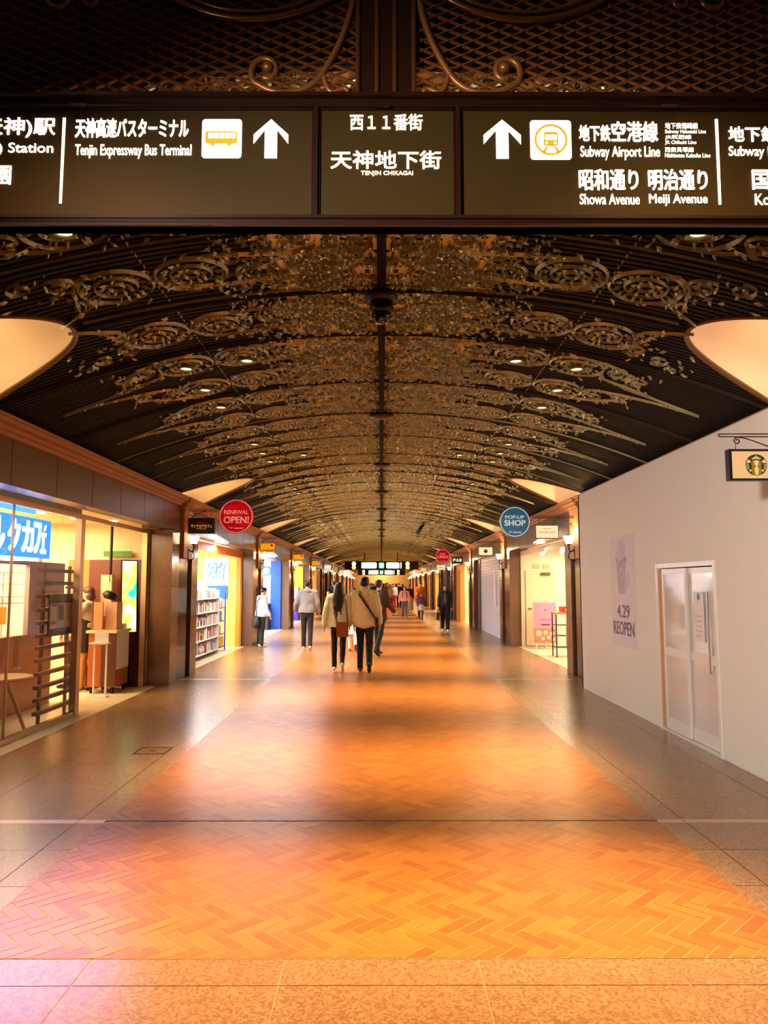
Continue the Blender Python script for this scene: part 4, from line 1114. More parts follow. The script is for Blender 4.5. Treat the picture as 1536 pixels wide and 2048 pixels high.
# lit tubes
for yy in (14.7, 15.5): tag(MB().cyl((-4.6, yy, 1.95), (-4.6, yy, 2.5), .055, 14).cyl((-4.6, yy, 2.5), (-4.6, yy, 2.62), .008, 6).build('hanging_lamp', mat('tube_glow', (1, .95, .85), emis=5)), 'glowing white tube lamp, %s one from the cafe' % ('first' if yy < 15 else 'second'), 'lamp')
rk = empty('display_rack', (-4.1, 16.6, 0), 'white wire display rack full of pale packages at the shop mouth', 'rack')
g = MB()
LV = (.12, .42, .72, 1.02, 1.32)
for z in LV: kid(MB().box(-4.25, -3.88, 15.2, 18.1, z-.02, z), 'shelf', mat('rack_white', '#f2efec', .5), rk)
kid(MB().box(-4.29, -4.25, 15.2, 18.1, 0, 1.72), 'back_panel', mat('rack_white', '#f2efec'), rk)
for yy in (15.2, 18.06): kid(MB().box(-4.25, -3.88, yy, yy+.03, 0, 1.5), 'end_panel', mat('rack_white', '#f2efec'), rk)
rb = empty('blue_rack', (-4.0, 18.8, 0), 'violet blue steel display rack at the far end of the goods shop', 'rack')
M_VIO = mat('rack_violet', '#2a1cc0', .4)
for z in (.1, .42, .74, 1.06): kid(MB().box(-4.3, -3.95, 18.35, 19.15, z-.02, z), 'shelf', M_VIO, rb)
for xx, yy in ((-4.3, 18.35), (-3.97, 18.35), (-4.3, 19.13), (-3.97, 19.13)): kid(MB().box(xx, xx+.03, yy, yy+.03, 0, 1.42), 'post', M_VIO, rb)
PCOL = ['#f3e9e4', '#e8dcd4', '#d8c8c0', '#f4dcc8', '#e2a890', '#c8b4b0', '#f6f2f0', '#d89a50', '#b8786a', '#f0d8e0']
PM = [mat('pack%d' % i, c, .5) for i, c in enumerate(PCOL)]
proto = {}
def pack(kind, w, d, h, m):
    key = (kind, m.name)
    if key in proto: return proto[key].copy()
    g = MB()
    if kind == 'carton': g.box(-.5, .5, -.5, .5, 0, 1)
    elif kind == 'bottle': g.lathe([(0, 0), (.45, 0), (.5, .05), (.5, .6), (.3, .75), (.2, .8), (.24, .82), (.24, 1), (0, 1)], n=12)
    else:
        rs = []
        for z, wx, wy in ((0, .5, .5), (.1, .48, .42), (.7, .48, .35), (.9, .5, .12), (1, .5, .04)): rs.append([(-wx, -wy, z), (wx, -wy, z), (wx, wy, z), (-wx, wy, z)])
        g.rings(rs)
    o = g.build(kind, m, None, kind == 'bottle'); proto[key] = o
    return o
r = random.Random(5)
LVN = ['bottom', 'second lowest', 'middle', 'second highest', 'top']
KN = {'carton': 'carton', 'bottle': 'bottle', 'pouch': 'pouch'}
def fill(levels, names, y0, y1, xc, step, where, cols, hmax=.26):
    for z, nm in zip(levels, names):
        y = y0
        while y < y1-step*.5:
            kind = r.choice(['carton', 'bottle', 'pouch', 'carton']); m = r.choice(cols)
            o = pack(kind, 1, 1, 1, m)
            if o.name not in COL.objects: COL.objects.link(o)
            w = r.uniform(.55, .85)*step; h = r.uniform(.55, .95)*hmax; o.scale = (.20 if kind != 'bottle' else w, w, h)
            o.location = (xc+r.uniform(-.02, .05), y+step/2, z+.001)
            tag(o, 'pale %s among others on the %s shelf of the %s' % (KN[kind], nm, where), kind, 'goods on the %s shelf of the %s' % (nm, where))
            y += step
fill(LV, LVN, 15.26, 18.04, -4.04, .2, 'white rack', PM)
proto.clear()
BM = [mat('bpack0', '#e8e0f0', .5), mat('bpack1', '#e89ab0', .5), mat('bpack2', '#f0c040', .5), mat('bpack3', '#58b0d8', .5)]
fill((.1, .42, .74, 1.06), ['bottom', 'second lowest', 'third', 'top'], 18.42, 19.1, -4.1, .2, 'violet rack', BM)
tag(MB().box(-4.25, -3.7, 14.35, 15.1, 0, .45).build('floor_bin', mat('bin_orange', '#e8a060', .5)), 'low tan sales bin on the floor before the white rack', 'bin')
lamp('rack_fill_light', 'AREA', (-3.70, 16.9, 2.5), 130, (1, .96, .92), .12, (-4.1, 16.9, .6), sy=4.5)  # added lamp under the lintel, brightens the goods on the rack
for yy, pw in ((16.9, 150), (24.8, 120), (32.6, 60)):
    lamp('shop_spill_light', 'AREA', (-3.60, yy, 2.5), pw, (.98, .96, 1), .12, (-2.5, yy-.3, 0), sy=4.5)  # added lamps, throw the shops' white light onto the arcade floor
lamp('shop_spill_light', 'AREA', (3.60, 17, 2.5), 80, (1, .78, .45), .12, (2.6, 16.6, 0), sy=4)  # added lamp for the warm spill before the pop-up shop
# ---- third shop on the left: blue frame
sh2 = room(-1, 2, 3.0, mat('shop_white', '#f4f0ee'), SHOP_W['white'], (.96, .95, 1.0)); sh2['label'] = 'bright white interior of the blue framed shop'
a2, b2 = PIER[2]+.86, PIER[3]-.86
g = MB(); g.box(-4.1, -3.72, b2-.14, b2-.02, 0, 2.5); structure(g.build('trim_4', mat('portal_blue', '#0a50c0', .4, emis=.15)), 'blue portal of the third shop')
g = MB(); g.box(-5.4, -4.1, b2-.06, b2-.03, .9, 2.4); structure(g.build('wall_poster_end', mat('poster_white_lit', '#f6f0f0', .5, emis=.35)), 'white lit end wall of the blue framed shop')
g = MB(); FE2 = front(b2-.06); g.poly(rrect(-4.85, -4.15, 2.02, 2.26, .08), FE2, 0, .03); o = tag(g.build('shop_letter_panel', mat('letter_white_lit', (1, 1, 1), emis=1.2)), 'white cloud shaped sign panel with blue edge in the blue framed shop', 'sign')
MB().poly(rrect(-4.9, -4.1, 1.97, 2.31, .1), FE2, -.004, .01).build('sign_edge', mat('letter_blue', '#1a6ab8'), o)
tag(MB().box(-4.9, -4.1, b2-.7, b2-.1, 0, .95).build('dark_counter', mat('counter_dark', '#3a2026', .5)), 'dark goods counter in the blue framed shop', 'counter')
for i, (xx, zz, c) in enumerate(((-4.7, 1.7, '#e0a8a8'), (-4.3, 1.5, '#a89098'), (-4.5, 1.25, '#c8b8d0'))):
    g = MB(); M5 = Matrix.Translation((xx, b2-.09, zz)) @ Matrix.Rotation(.5, 4, 'Y'); g.box(-.14, .14, 0, .02, -.07, .07, M5)
    tag(g.build('picture_card', mat('card%d' % i, c, .5)), '%s picture card on white end wall of the blue framed shop' % ['pink', 'grey', 'lilac'][i], 'card')
# ---- fourth shop: yellow frame
sh3 = room(-1, 3, 3.0, mat('shop_white', '#f4f0ee'), SHOP_W['white'], (1, .95, .95)); sh3['label'] = 'bright interior of the yellow framed shop'
b3 = PIER[4]-.86
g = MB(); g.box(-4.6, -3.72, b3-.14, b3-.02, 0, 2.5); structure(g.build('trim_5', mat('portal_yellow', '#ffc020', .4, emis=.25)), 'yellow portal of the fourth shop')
tag(MB().box(-4.3, -3.8, b3-1.4, b3-.5, 0, 1.0).build('violet_display', M_VIO), 'violet blue display block before the yellow portal', 'display')
tag(MB().box(-4.3, -3.8, b3-1.4, b3-.5, 1.0, 1.5).build('pink_display', mat('pink_goods', '#f0b8d8', .5)), 'pale pink stack of goods on the violet block', 'goods')
# ---- pop-up shop on the right
pr = room(1, 1, 2.4, mat('popup_wall', '#f6e4c8', .7), SHOP_W['cream'], (1, .86, .62)); pr['label'] = 'cream interior of the pop-up shop'
pa, pb_ = PIER[1]+.86, PIER[2]-.86
g = MB(); g.box(3.72, 3.80, pb_-.08, pb_, 0, 2.42); g.box(3.72, 3.80, pa, pb_, 2.40, 2.52)
structure(g.build('trim_6', mat('popup_trim', '#ead0a8', .5)), 'pale trim around the pop-up shop opening')
g = MB(); g.box(3.85, 4.62, pb_-.05, pb_-.01, .02, 2.0); dd = structure(g.build('door_3', mat('popup_door', '#f2d6ac', .5)), 'cream service door in the pop-up shop')
MB().box(3.9, 4.0, pb_-.09, pb_-.05, .98, 1.01).build('handle', M_STEEL, dd); MB().box(4.25, 4.5, pb_-.12, pb_-.05, 1.88, 1.95).build('door_closer', mat('closer', '#6a4a2a', .4, .5), dd)
for i, xx in enumerate((4.05, 4.32)): tag(MB().box(xx, xx+.19, pb_-.025, pb_-.01, 2.07, 2.17).build('exit_sticker', mat('pale_green', '#b8c070', .5)), 'pale green sticker above the service door, %s of the two' % ('left' if not i else 'right'), 'sticker')
for i, (xx, yy) in enumerate(((4.1, 18.9), (4.35, 17.9), (4.5, 16.9))):
    o = empty('track_light', (xx, yy, 2.6), 'white spotlight under pop-up shop ceiling, %s one from the entrance pier' % ORD[2-i], 'spotlight')
    kid(MB().cyl((xx, yy, 2.5), (xx, yy, 2.6), .012, 8), 'stem', M_WHITE, o)
    kid(MB().tube([(xx+.06, yy+.05, 2.52), (xx, yy, 2.48), (xx-.08, yy-.08, 2.40)], [.05, .055, .06], 14), 'head', M_WHITE, o)
    kid(MB().tube([(xx-.08, yy-.08, 2.40), (xx-.083, yy-.083, 2.397)], [.05, .05], 14), 'lens', mat('track_lens', (1, .95, .8), emis=12 if i == 0 else 3), o)
ez = empty('easel_sign', (4.15, 19.1, 0), 'pink easel board with a dessert photo in the pop-up shop', 'easel')
Me = Matrix.Translation((4.15, 19.15, .15)) @ Matrix.Rotation(radians(-8), 4, 'Z') @ Matrix.Rotation(radians(-14), 4, 'X')
kid(MB().box(-.29, .29, 0, .02, .40, 1.05, Me), 'pink_board', mat('easel_pink', '#d8809c', .5), ez)
m = mat('dessert_photo', '#b86a40', .5, noise=.7, scale=14)
kid(MB().box(-.29, .29, 0, .02, .02, .39, Me), 'photo', m, ez)
g = MB()
for c in ((-.17, .25, .08), (.0, .27, .055), (.08, .15, .05), (-.07, .12, .05), (.17, .24, .06), (.19, .1, .045)):
    g.lathe([(0, -.004), (c[2], 0), (0, .012)], n=14, M=Me @ Matrix.Translation((c[0], -.004, c[1])) @ Matrix.Rotation(pi/2, 4, 'X'))
kid(g, 'photo_cakes', mat('cake_pink', '#f0b0a0', .5), ez)
fe = (Me @ Vector((0, 0, 0)), (Me.to_3x3() @ X), (Me.to_3x3() @ Z))
g = MB(); g.disc((.02, .86), .022, fe, .002, .004, 14); g.poly([(-.1, .46), (.12, .46), (.12, .50), (-.1, .50)], fe, .002, .004)
for i in range(3): g.poly([(-.13, .58+i*.025), (.17, .58+i*.025), (.17, .585+i*.025), (-.13, .585+i*.025)], fe, .002, .003)
kid(g, 'printed_marks', mat('dark_print', '#5a2030', .5), ez)
for sx in (-.22, .22): kid(MB().tube([Me @ Vector((sx*.3, .03, 1.12)), Me @ Vector((sx, .03, -.155))], .012, 8), 'leg', M_STEEL, ez)
kid(MB().tube([Me @ Vector((0, .03, 1.1)), Vector((4.2, 19.55, .0))], .012, 8), 'leg', M_STEEL, ez)
tl = empty('trolley', (4.05, 17.3, 0), 'dark metal trolley with wooden top at the pop-up shop entrance', 'trolley')
for xx in (3.95, 4.5):
    for yy in (17.1, 17.5): kid(MB().box(xx-.012, xx+.012, yy-.012, yy+.012, .05, .98), 'post', M_IRON, tl); kid(MB().cyl((xx-.01, yy, .03), (xx+.01, yy, .03), .03, 12), 'caster', M_BLACK, tl)
for z in (.22, .48, .72): kid(MB().box(3.95, 4.5, 17.1, 17.5, z-.012, z), 'shelf', M_IRON, tl)
kid(MB().box(3.92, 4.53, 17.07, 17.53, .96, 1.0), 'top', mat('trolley_top', '#c8843a', .4), tl)
kid(MB().box(4.16, 4.45, 17.08, 17.09, .24, .56), 'mauve_panel', mat('panel_mauve', '#c898c0', .5), tl)
kid(MB().box(4.16, 4.45, 17.08, 17.09, .57, .72), 'sage_panel', mat('panel_sage', '#b0a880', .5), tl)
q = MB().box(4.1, 4.5, 17.15, 17.45, 1.0, 1.13).build('red_box', mat('box_red', '#c8301a', .5)); tag(q, 'red box with a cream disc on top of the trolley', 'box')
MB().disc((4.22, 1.06), .045, front(17.15), 0, .01, 16).build('disc', M_CREAM, q)
# ---- shutter shop
rs2 = room(1, 2, 1.0, mat('shutter_room', '#8a7a70', .8), 0); rs2['label'] = 'closed shop behind the white shutter'
sa, sb = PIER[2]+.86, PIER[3]-.86
st_ = empty('roller_shutter', (3.62, sa+2, 0), 'closed white ribbed roller shutter on the right side', 'shutter')
g = MB(); z = 0; yA, yB_ = sa+.02, sb-.9
while z < 2.5:
    g.rings([[(3.60+dx_, yA, z+dz_) for dx_, dz_ in ((0, 0), (-.012, .03), (-.012, .055), (0, .083), (.02, .083), (.02, 0))], [(3.60+dx_, yB_, z+dz_) for dx_, dz_ in ((0, 0), (-.012, .03), (-.012, .055), (0, .083), (.02, .083), (.02, 0))]]); z += .083
kid(g, 'curtain', mat('shutter_white', '#ddd6da', .4), st_)
kid(MB().box(3.57, 3.64, yB_, yB_+.06, 0, 2.5), 'guide_rail', M_STEEL, st_)
tag(MB().box(3.575, 3.582, sa+1.7, sa+2.05, .95, 2.0).build('paper_notice', mat('notice_white', '#f4ecec', .6)), 'tall white paper notice hanging on the roller shutter', 'notice')
structure(MB().box(3.55, 3.7, yB_+.06, sb, 0, 2.52).build('wall_dark_panel', mat('dark_brown_panel', '#3a2218', .4)), 'dark brown panel beyond the shutter')
# ---- remaining rooms
M_OR = mat('shop_amber', '#d88a3a', .6); M_CRW = mat('shop_cream', '#ffe8c0', .6); M_MV = mat('shop_mauve', '#6a4a58', .6); M_BRN = mat('shop_brown', '#4a2614', .5)
for k in range(3, NB-1):
    for s in (-1, 1):
        if s < 0 and k == 3: continue
        lit = {(-1, 4): (M_CRW, 350), (-1, 5): (M_BRN, 8), (1, 3): (M_CRW, 260), (1, 4): (M_MV, 10)}.get((s, k))
        if lit is None: lit = [(M_CRW, 420), (M_OR, 260), (M_CRW, 360)][(k+(s > 0)) % 3]
        o = room(s, k, 2.2, lit[0], lit[1], (1, .82, .55)); o['label'] = 'shop room %s along the %s side' % (ORD[k], 'left' if s < 0 else 'right')
        a_, c_ = PIER[k]+.86, PIER[k+1]-.86
        # part of every far front is a closed panel standing in the opening
        g = MB(); g.box(*sorted((s*3.55, s*3.75)), c_-(1.9 if k % 2 else 2.6), c_, 0, 2.53)
        structure(g.build('wall_front_panel', (M_BRN if k == 5 and s < 0 else M_MV if (k == 4 and s > 0) else [M_OR, mat('front_tan', '#b47a48', .5)][(k+s) % 2])), 'closed front panel')

# ---------------------------------------------------------------- people
from mathutils import noise as MN
NZ = MN.noise
def ell(mb, c, r, n=12, m=8, M=None):
    rs = []
    for i in range(m+1):
        a = -pi/2+pi*i/m; k = max(cos(a), .02)
        ring = [Vector((r[0]*k*cos(2*pi*j/n), r[1]*k*sin(2*pi*j/n), r[2]*sin(a))) for j in range(n)]
        rs.append([(M @ p if M is not None else p)+Vector(c) for p in ring])
    mb.rings(rs)
def cap(mb, a, b, r1, r2, n=10):
    a, b = Vector(a), Vector(b); t = b-a
    if t.length < 1e-5: t = Vector((0, 0, 1e-3))
    d = t.normalized(); up = d.orthogonal().normalized(); w = d.cross(up); rs = []
    for k in range(4): q = pi/2*(1-k/3); rs.append((a-d*r1*sin(q), max(r1*cos(q), r1*.05)))
    for k in range(4): q = pi/2*k/3; rs.append((b+d*r2*sin(q), max(r2*cos(q), r2*.05)))
    mb.rings([[c+(up*cos(2*pi*j/n)+w*sin(2*pi*j/n))*r for j in range(n)] for c, r in rs])
def loft(mb, secs, n=16):
    """secs: (x, y, z, rx, ry)"""
    mb.rings([[Vector((x+rx*cos(2*pi*j/n), y+ry*sin(2*pi*j/n), z)) for j in range(n)] for x, y, z, rx, ry in secs])
def fuse(mb, vox, sm=3):
    me = bpy.data.meshes.new('b'); me.from_pydata(mb.v, [], mb.f)
    bm = bmesh.new(); bm.from_mesh(me); bmesh.ops.recalc_face_normals(bm, faces=bm.faces); bm.to_mesh(me); bm.free()
    o = bpy.data.objects.new('b', me); m = o.modifiers.new('r', 'REMESH'); m.mode = 'VOXEL'; m.voxel_size = vox
    if sm: q = o.modifiers.new('s', 'SMOOTH'); q.iterations = sm; q.factor = .5
    r = bake(o); r.polygons.foreach_set('use_smooth', [True]*len(r.polygons)); return r
M_SKIN = mat('skin', '#e0aa80', .55)
def cloth(h, **k): return mat('cloth_'+h.lstrip('#'), h, k.pop('rough', .85), noise=.12, scale=25)
M_HAIRB = mat('hair_black', '#17100c', .45); M_HAIRN = mat('hair_brown', '#4a2410', .5); M_MASK = mat('mask', '#e8e4e0', .7); M_EYE = mat('eye_dark', '#150c08', .3); M_LIP = mat('lips', '#b06050', .5)
M_SOLE = mat('sole', '#6a3a20', .7)
def person(label, x, y, yaw=0.0, H=1.70, top=('#c8c8c8', .0), hem=.86, legs='#202024', legw=1.0, shoes='#f0ece6', hair='short', haircol=None,
           L=(0, 0, 0), R=(0, 0, 0), aL=(0, 8, 8), aR=(0, 8, 8), skirt=None, mask=False, near=0, sleeve='long', hood=False, collar=False, lean=0.0, slim=1.0, bulk=1.0, face=True, open_col=None, head_turn=0.0, group=None, cap_col=None, nod=0.0, apron=None):
    """L/R: thigh forward, knee bend, foot toe-down (degrees); aL/aR: arm forward, out, elbow bend"""
    k = H/1.70
    vox = (.0075, .011, .017)[near] if near < 3 else .024
    hz = .89
    def leg(sx, A):
        a, b, c = [radians(v) for v in A]
        hip = Vector((sx*.085*slim, 0, hz)); kn = hip+Vector((0, sin(a), -cos(a)))*.41; an = kn+Vector((0, sin(a-b), -cos(a-b)))*.41
        fd = Vector((0, cos(c), -sin(c))); fu = Vector((0, sin(c), cos(c)))
        heel = an-fd*.045-fu*.045; ball = an+fd*.12-fu*.05; toe = an+fd*.175-fu*.048
        return hip, kn, an, heel, ball, toe
    LL, RR = leg(-1, L), leg(1, R)
    low = min(min(p.z for p in q[3:]) for q in (LL, RR))-.034
    dz = Vector((0, 0, -low)); LL = [p+dz for p in LL]; RR = [p+dz for p in RR]; o_ = dz.z
    tilt = Matrix.Rotation(-radians(lean), 4, 'X'); base = Vector((0, 0, hz+o_))
    def T(p): return base+(tilt @ (Vector(p)-Vector((0, 0, hz))))
    def arm(sx, A):
        f, o, e = [radians(v) for v in A]
        sh_ = T((sx*.175*slim, -.01, 1.395)); d = Vector((sx*sin(o), sin(f)*cos(o), -cos(f)*cos(o))); el = sh_+d*.275
        d2 = Vector((sx*sin(o)*.5, sin(f+e)*cos(o), -cos(f+e)*cos(o))).normalized(); wr = el+d2*.24
        return sh_, el, wr, d2
    AL, AR = arm(-1, aL), arm(1, aR)
    HR = Matrix.Rotation(radians(head_turn), 4, 'Z') @ Matrix.Rotation(-radians(nod), 4, 'X')
    hc = T((0, .015, 1.585)); 
    def Hd(p): return hc+(HR @ Vector(p))
    b = MB()
    def tloft(mbx, secs, n=16):
        mbx.rings([[T((x_+rx*cos(2*pi*j/n), y_+ry*sin(2*pi*j/n), z_)) for j in range(n)] for x_, y_, z_, rx, ry in secs])
    tloft(b, [(0, -.005, .84, .10*slim, .085), (0, -.005, .93, .145*slim, .10), (0, 0, 1.06, .125*slim, .085), (0, .005, 1.22, .15*slim, .10), (0, 0, 1.36, .16*slim, .09), (0, -.01, 1.43, .10*slim, .065), (0, -.01, 1.47, .055, .055)])
    cap(b, T((0, -.012, 1.42)), T((0, .0, 1.53)), .052, .05)
    ell(b, hc+Vector((0, 0, .02)), (.074, .093, .098), 14, 10, HR); ell(b, Hd((0, .028, -.048)), (.054, .06, .062), 12, 8, HR)
    cap(b, Hd((0, .088, .01)), Hd((0, .108, -.022)), .010, .015, 8)
    for sx in (-1, 1): ell(b, Hd((sx*.077, -.005, -.005)), (.012, .02, .03), 8, 6, HR)
    for sh_, el, wr, d2 in (AL, AR):
        cap(b, sh_, el, .047, .038); cap(b, el, wr, .038, .026)
    for sx, (sh_, el, wr, d2) in ((-1, AL), (1, AR)):
        side = Vector((-sx, 0, 0)); pw = (side-d2*side.dot(d2)).normalized(); fw = d2.cross(pw)*sx    # palm faces the thigh
        palm = wr+d2*.05; u = d2.cross(pw).normalized()
        for q in (-1, 0, 1): cap(b, wr+d2*.01+u*q*.008, wr+d2*.08+u*q*.022, .016, .015, 8)
        if near <= 1:
            fr_ = .0088 if near == 0 else .0105
            for q, ln in ((-1.5, .06), (-.5, .07), (.5, .074), (1.5, .066)):
                a0 = wr+d2*.085+u*q*.0185; a1 = a0+d2*ln*.5+pw*.006; a2 = a1+d2*ln*.42+pw*.02
                cap(b, a0, a1, fr_, fr_*.95, 8); cap(b, a1, a2, fr_*.95, fr_*.8, 8)
            fwd = Vector((0, 1, 0)); tu = u if u.y > 0 else -u
            cap(b, wr+d2*.03+tu*.024, wr+d2*.065+tu*.045+pw*.012, .011, .010, 8); cap(b, wr+d2*.065+tu*.045+pw*.012, wr+d2*.09+tu*.045+pw*.02, .010, .008, 8)
        else:
            cap(b, wr+d2*.07, wr+d2*.14+pw*.02, .026, .014, 8)
    for q in (LL, RR):
        cap(b, q[0], q[1], .075, .05); cap(b, q[1], q[2], .05, .033); cap(b, q[3]+Vector((0, 0, .01)), q[4], .03, .03); cap(b, q[4], q[5], .03, .022)
        cap(b, q[2], q[3], .034, .03)
    me = fuse(b, vox, 3); me.materials.append(M_SKIN)
    root = put('person', me); root.location = (x, y, 0); root.rotation_euler = (0, 0, yaw); root.scale = (k, k, k)
    tag(root, label, 'person', group)
    def part(mbx, nm, m, v=None, sm=3, lab=None):
        mm = fuse(mbx, v or vox*1.15, sm)
        if nm in ('jacket', 'top', 'trousers', 'hair') and near <= 1:      # folds in the cloth
            am = {'trousers': .006, 'hair': .005}.get(nm, .010)
            nr = [v_.vector.copy() for v_ in mm.vertex_normals]; cs = [v_.co.copy() for v_ in mm.vertices]; fl_ = []
            for p_, n_ in zip(cs, nr):
                q_ = p_+n_*am*(NZ(Vector((p_.x*9+x*3, p_.y*9, p_.z*5.5)))+.5*NZ(Vector((p_.x*19, p_.y*19+x, p_.z*13)))); fl_ += [q_.x, q_.y, q_.z]
            mm.vertices.foreach_set('co', fl_); mm.update()
        mm.materials.append(m); o = put(nm, mm, root)
        if lab: o['label'] = lab
        return o
    # trousers / skirt
    g = MB(); tw = .086*legw
    tloft(g, [(0, -.005, .80, .10*slim, .10), (0, -.01, .88, .155*slim, .118), (0, -.005, .97, .150*slim, .108), (0, 0, 1.04, .135*slim, .096)])
    for q in (LL, RR):
        d = (q[2]-q[1]).normalized()
        cap(g, q[0], q[1], tw, .062*legw, 12); cap(g, q[1], q[2]+d*.01, .062*legw, .050*(legw*1.15-.15), 12)
    if skirt:
        part(g, 'leggings', cloth(legs))
        g = MB(); tloft(g, [(0, 0, skirt[1], skirt[2], skirt[2]*.8), (0, 0, (skirt[1]+1.0)/2, skirt[2]*.85+.02, skirt[2]*.7), (0, 0, 1.0, .15, .11), (0, 0, 1.05, .13, .095)])
        part(g, 'skirt', cloth(skirt[0]))
    else: part(g, 'trousers', cloth(legs))
    # shoes
    for q in (LL, RR):
        g = MB(); fd = (q[5]-q[3]).normalized()
        cap(g, q[3]+Vector((0, 0, .006)), q[4]+Vector((0, 0, .002)), .036, .040); cap(g, q[4], q[5], .038, .027); cap(g, q[2]-(q[2]-q[1]).normalized()*.0, q[3]+fd*.03, .040, .036)
        sho = part(g, 'shoe', mat('shoe_'+shoes.lstrip('#'), shoes, .5), vox, 2)
    # top
    tc_ = top[0]; bk = bulk
    g = MB()
    tloft(g, [(0, -.01, hem, .175*slim*bk, .135*bk), (0, -.005, hem+.1, .18*slim*bk, .14*bk), (0, 0, 1.12, .165*slim*bk, .125*bk), (0, .0, 1.25, .178*slim*bk, .128*bk), (0, -.005, 1.36, .180*slim*bk, .112*bk), (0, -.012, 1.425, .13*slim, .085), (0, -.012, 1.468, .068, .066)])
    for sh_, el, wr, d2 in (AL, AR):
        cap(g, T((0, -.01, 1.38)).lerp(sh_, .75), sh_, .085*bk, .072*bk, 12)
        if sleeve == 'long':
            cap(g, sh_, el, .070*bk, .060*bk, 12); cap(g, el, wr-d2*.005, .060*bk, .046*bk, 12)
        else: cap(g, sh_, el.lerp(sh_, .25), .068, .066, 12)
    if hood:
        ell(g, T((0, -.075, 1.44)), (.12, .07, .075)); ell(g, T((0, -.01, 1.475)), (.095, .085, .035))
    if collar: cap(g, T((-.03, -.03, 1.475)), T((.03, -.03, 1.475)), .062, .062)
    tp = part(g, 'jacket' if hem < .9 else 'top', cloth(tc_))
    if open_col:
        g = MB(); tloft(g, [(0, .06, 1.0, .07, .085*bk), (0, .06, 1.2, .075, .085*bk), (0, .055, 1.36, .06, .075*bk), (0, .03, 1.44, .04, .06)]); part(g, 'shirt', cloth(open_col))
    if apron:
        g = MB(); tloft(g, [(0, .025, .62, .20, .16), (0, .025, .95, .195, .16), (0, .025, 1.12, .185, .15), (0, .04, 1.3, .13, .14)]); part(g, 'apron', cloth(apron))
    # hair
    hm = haircol or M_HAIRB; g = MB()
    ell(g, Hd((0, -.02, .045)), (.088, .098, .088), 16, 10, HR); ell(g, Hd((0, -.035, .018 if hair == 'short' else .0)), (.083, .078, .072 if hair == 'short' else .085), 14, 8, HR)
    if hair == 'short': ell(g, Hd((0, .012, .095)), (.07, .075, .04), 12, 6, HR)
    if hair == 'bob': ell(g, Hd((0, -.03, -.03)), (.092, .085, .1), 14, 8, HR); ell(g, Hd((0, .03, .085)), (.075, .07, .045), 12, 6, HR)
    if hair in ('long', 'verylong'):
        zl = -.34 if hair == 'long' else -.44
        g.rings([[Hd((rx*cos(2*pi*j/14), yc+ry*sin(2*pi*j/14), z_)) for j in range(14)] for z_, rx, ry, yc in ((zl, .04, .014, -.178), (zl+.08, .08, .024, -.172), (-.2, .108, .045, -.14), (-.08, .105, .075, -.07), (.03, .092, .09, -.025), (.1, .07, .07, -.02))])
        for sx in (-1, 1): cap(g, Hd((sx*.078, .02, .03)), Hd((sx*.088, -.03, -.2)), .028, .022)
        for sx, dl in ((-.07, .05), (-.03, .1), (.04, .06)): cap(g, Hd((sx, -.178, zl+.08)), Hd((sx*1.15, -.180, zl-dl)), .020, .011)
    part(g, 'hair', hm, vox*1.1, 2)
    if cap_col:
        g = MB(); ell(g, Hd((0, -.01, .075)), (.094, .104, .06), 14, 8, HR); cap(g, Hd((-.03, .1, .06)), Hd((.03, .1, .06)), .03, .03); part(g, 'cap', cloth(cap_col), vox, 2)
    if face and near < 3:
        for sx in (-1, 1):
            g = MB(); ell(g, Hd((sx*.03, .086, .018)), (.011, .006, .006), 10, 6, HR); o = g.build('eye', M_EYE, root, True)
        if mask:
            g = MB(); ell(g, Hd((0, .062, -.035)), (.058, .052, .046), 14, 8, HR); g.build('face_mask', M_MASK, root, True)
        else:
            g = MB(); ell(g, Hd((0, .088, -.058)), (.02, .008, .006), 10, 6, HR); g.build('mouth', M_LIP, root, True)
    root['_k'] = k
    return root, dict(T=T, AL=AL, AR=AR, hc=hc, k=k)
def wp(root, p): return Matrix.Translation(root.location) @ Matrix.Rotation(root.rotation_euler.z, 4, 'Z') @ (Vector(p)*root.scale[0])
def bagthing(name, root, label, cat, mk):
    """mk(mb builders) in the person's own space, placed in the world as a thing of its own"""
    o = empty(name, tuple(root.location), label, cat, rz=root.rotation_euler.z); o.scale = root.scale
    mk(o); return o
def strap(path, w, m, o, th=.006, name='strap'):
    g = MB(); P_ = [Vector(p) for p in path]; rs = []
    for i, p in enumerate(P_):
        t = (P_[min(i+1, len(P_)-1)]-P_[max(i-1, 0)]).normalized(); out = Vector((p.x, p.y, 0)); out = (out-t*out.dot(t)); out = out.normalized() if out.length > 1e-4 else Vector((0, -1, 0)); s_ = t.cross(out)
        rs.append([p+s_*w/2-out*th, p+s_*w/2+out*th, p-s_*w/2+out*th, p-s_*w/2-out*th])
    g.rings(rs); return g.build(name, m, o)
def torso_path(A, B, bk, slim=1.0, n=9, r=(.19, .145)):
    """a band over the back from A=(x,z) to B=(x,z) following the torso surface at the back (y<0)"""
    out = []
    for i in range(n+1):
        t = i/n; x_ = A[0]+(B[0]-A[0])*t; z_ = A[1]+(B[1]-A[1])*t; rx = r[0]*bk*slim; ry = r[1]*bk
        yv = -ry*sqrt(max(.02, 1-min(.98, (x_/rx)**2)))-.012
        if z_ > 1.36: yv *= max(.35, 1-(z_-1.36)*4.5)
        out.append((x_, yv, z_))
    return out
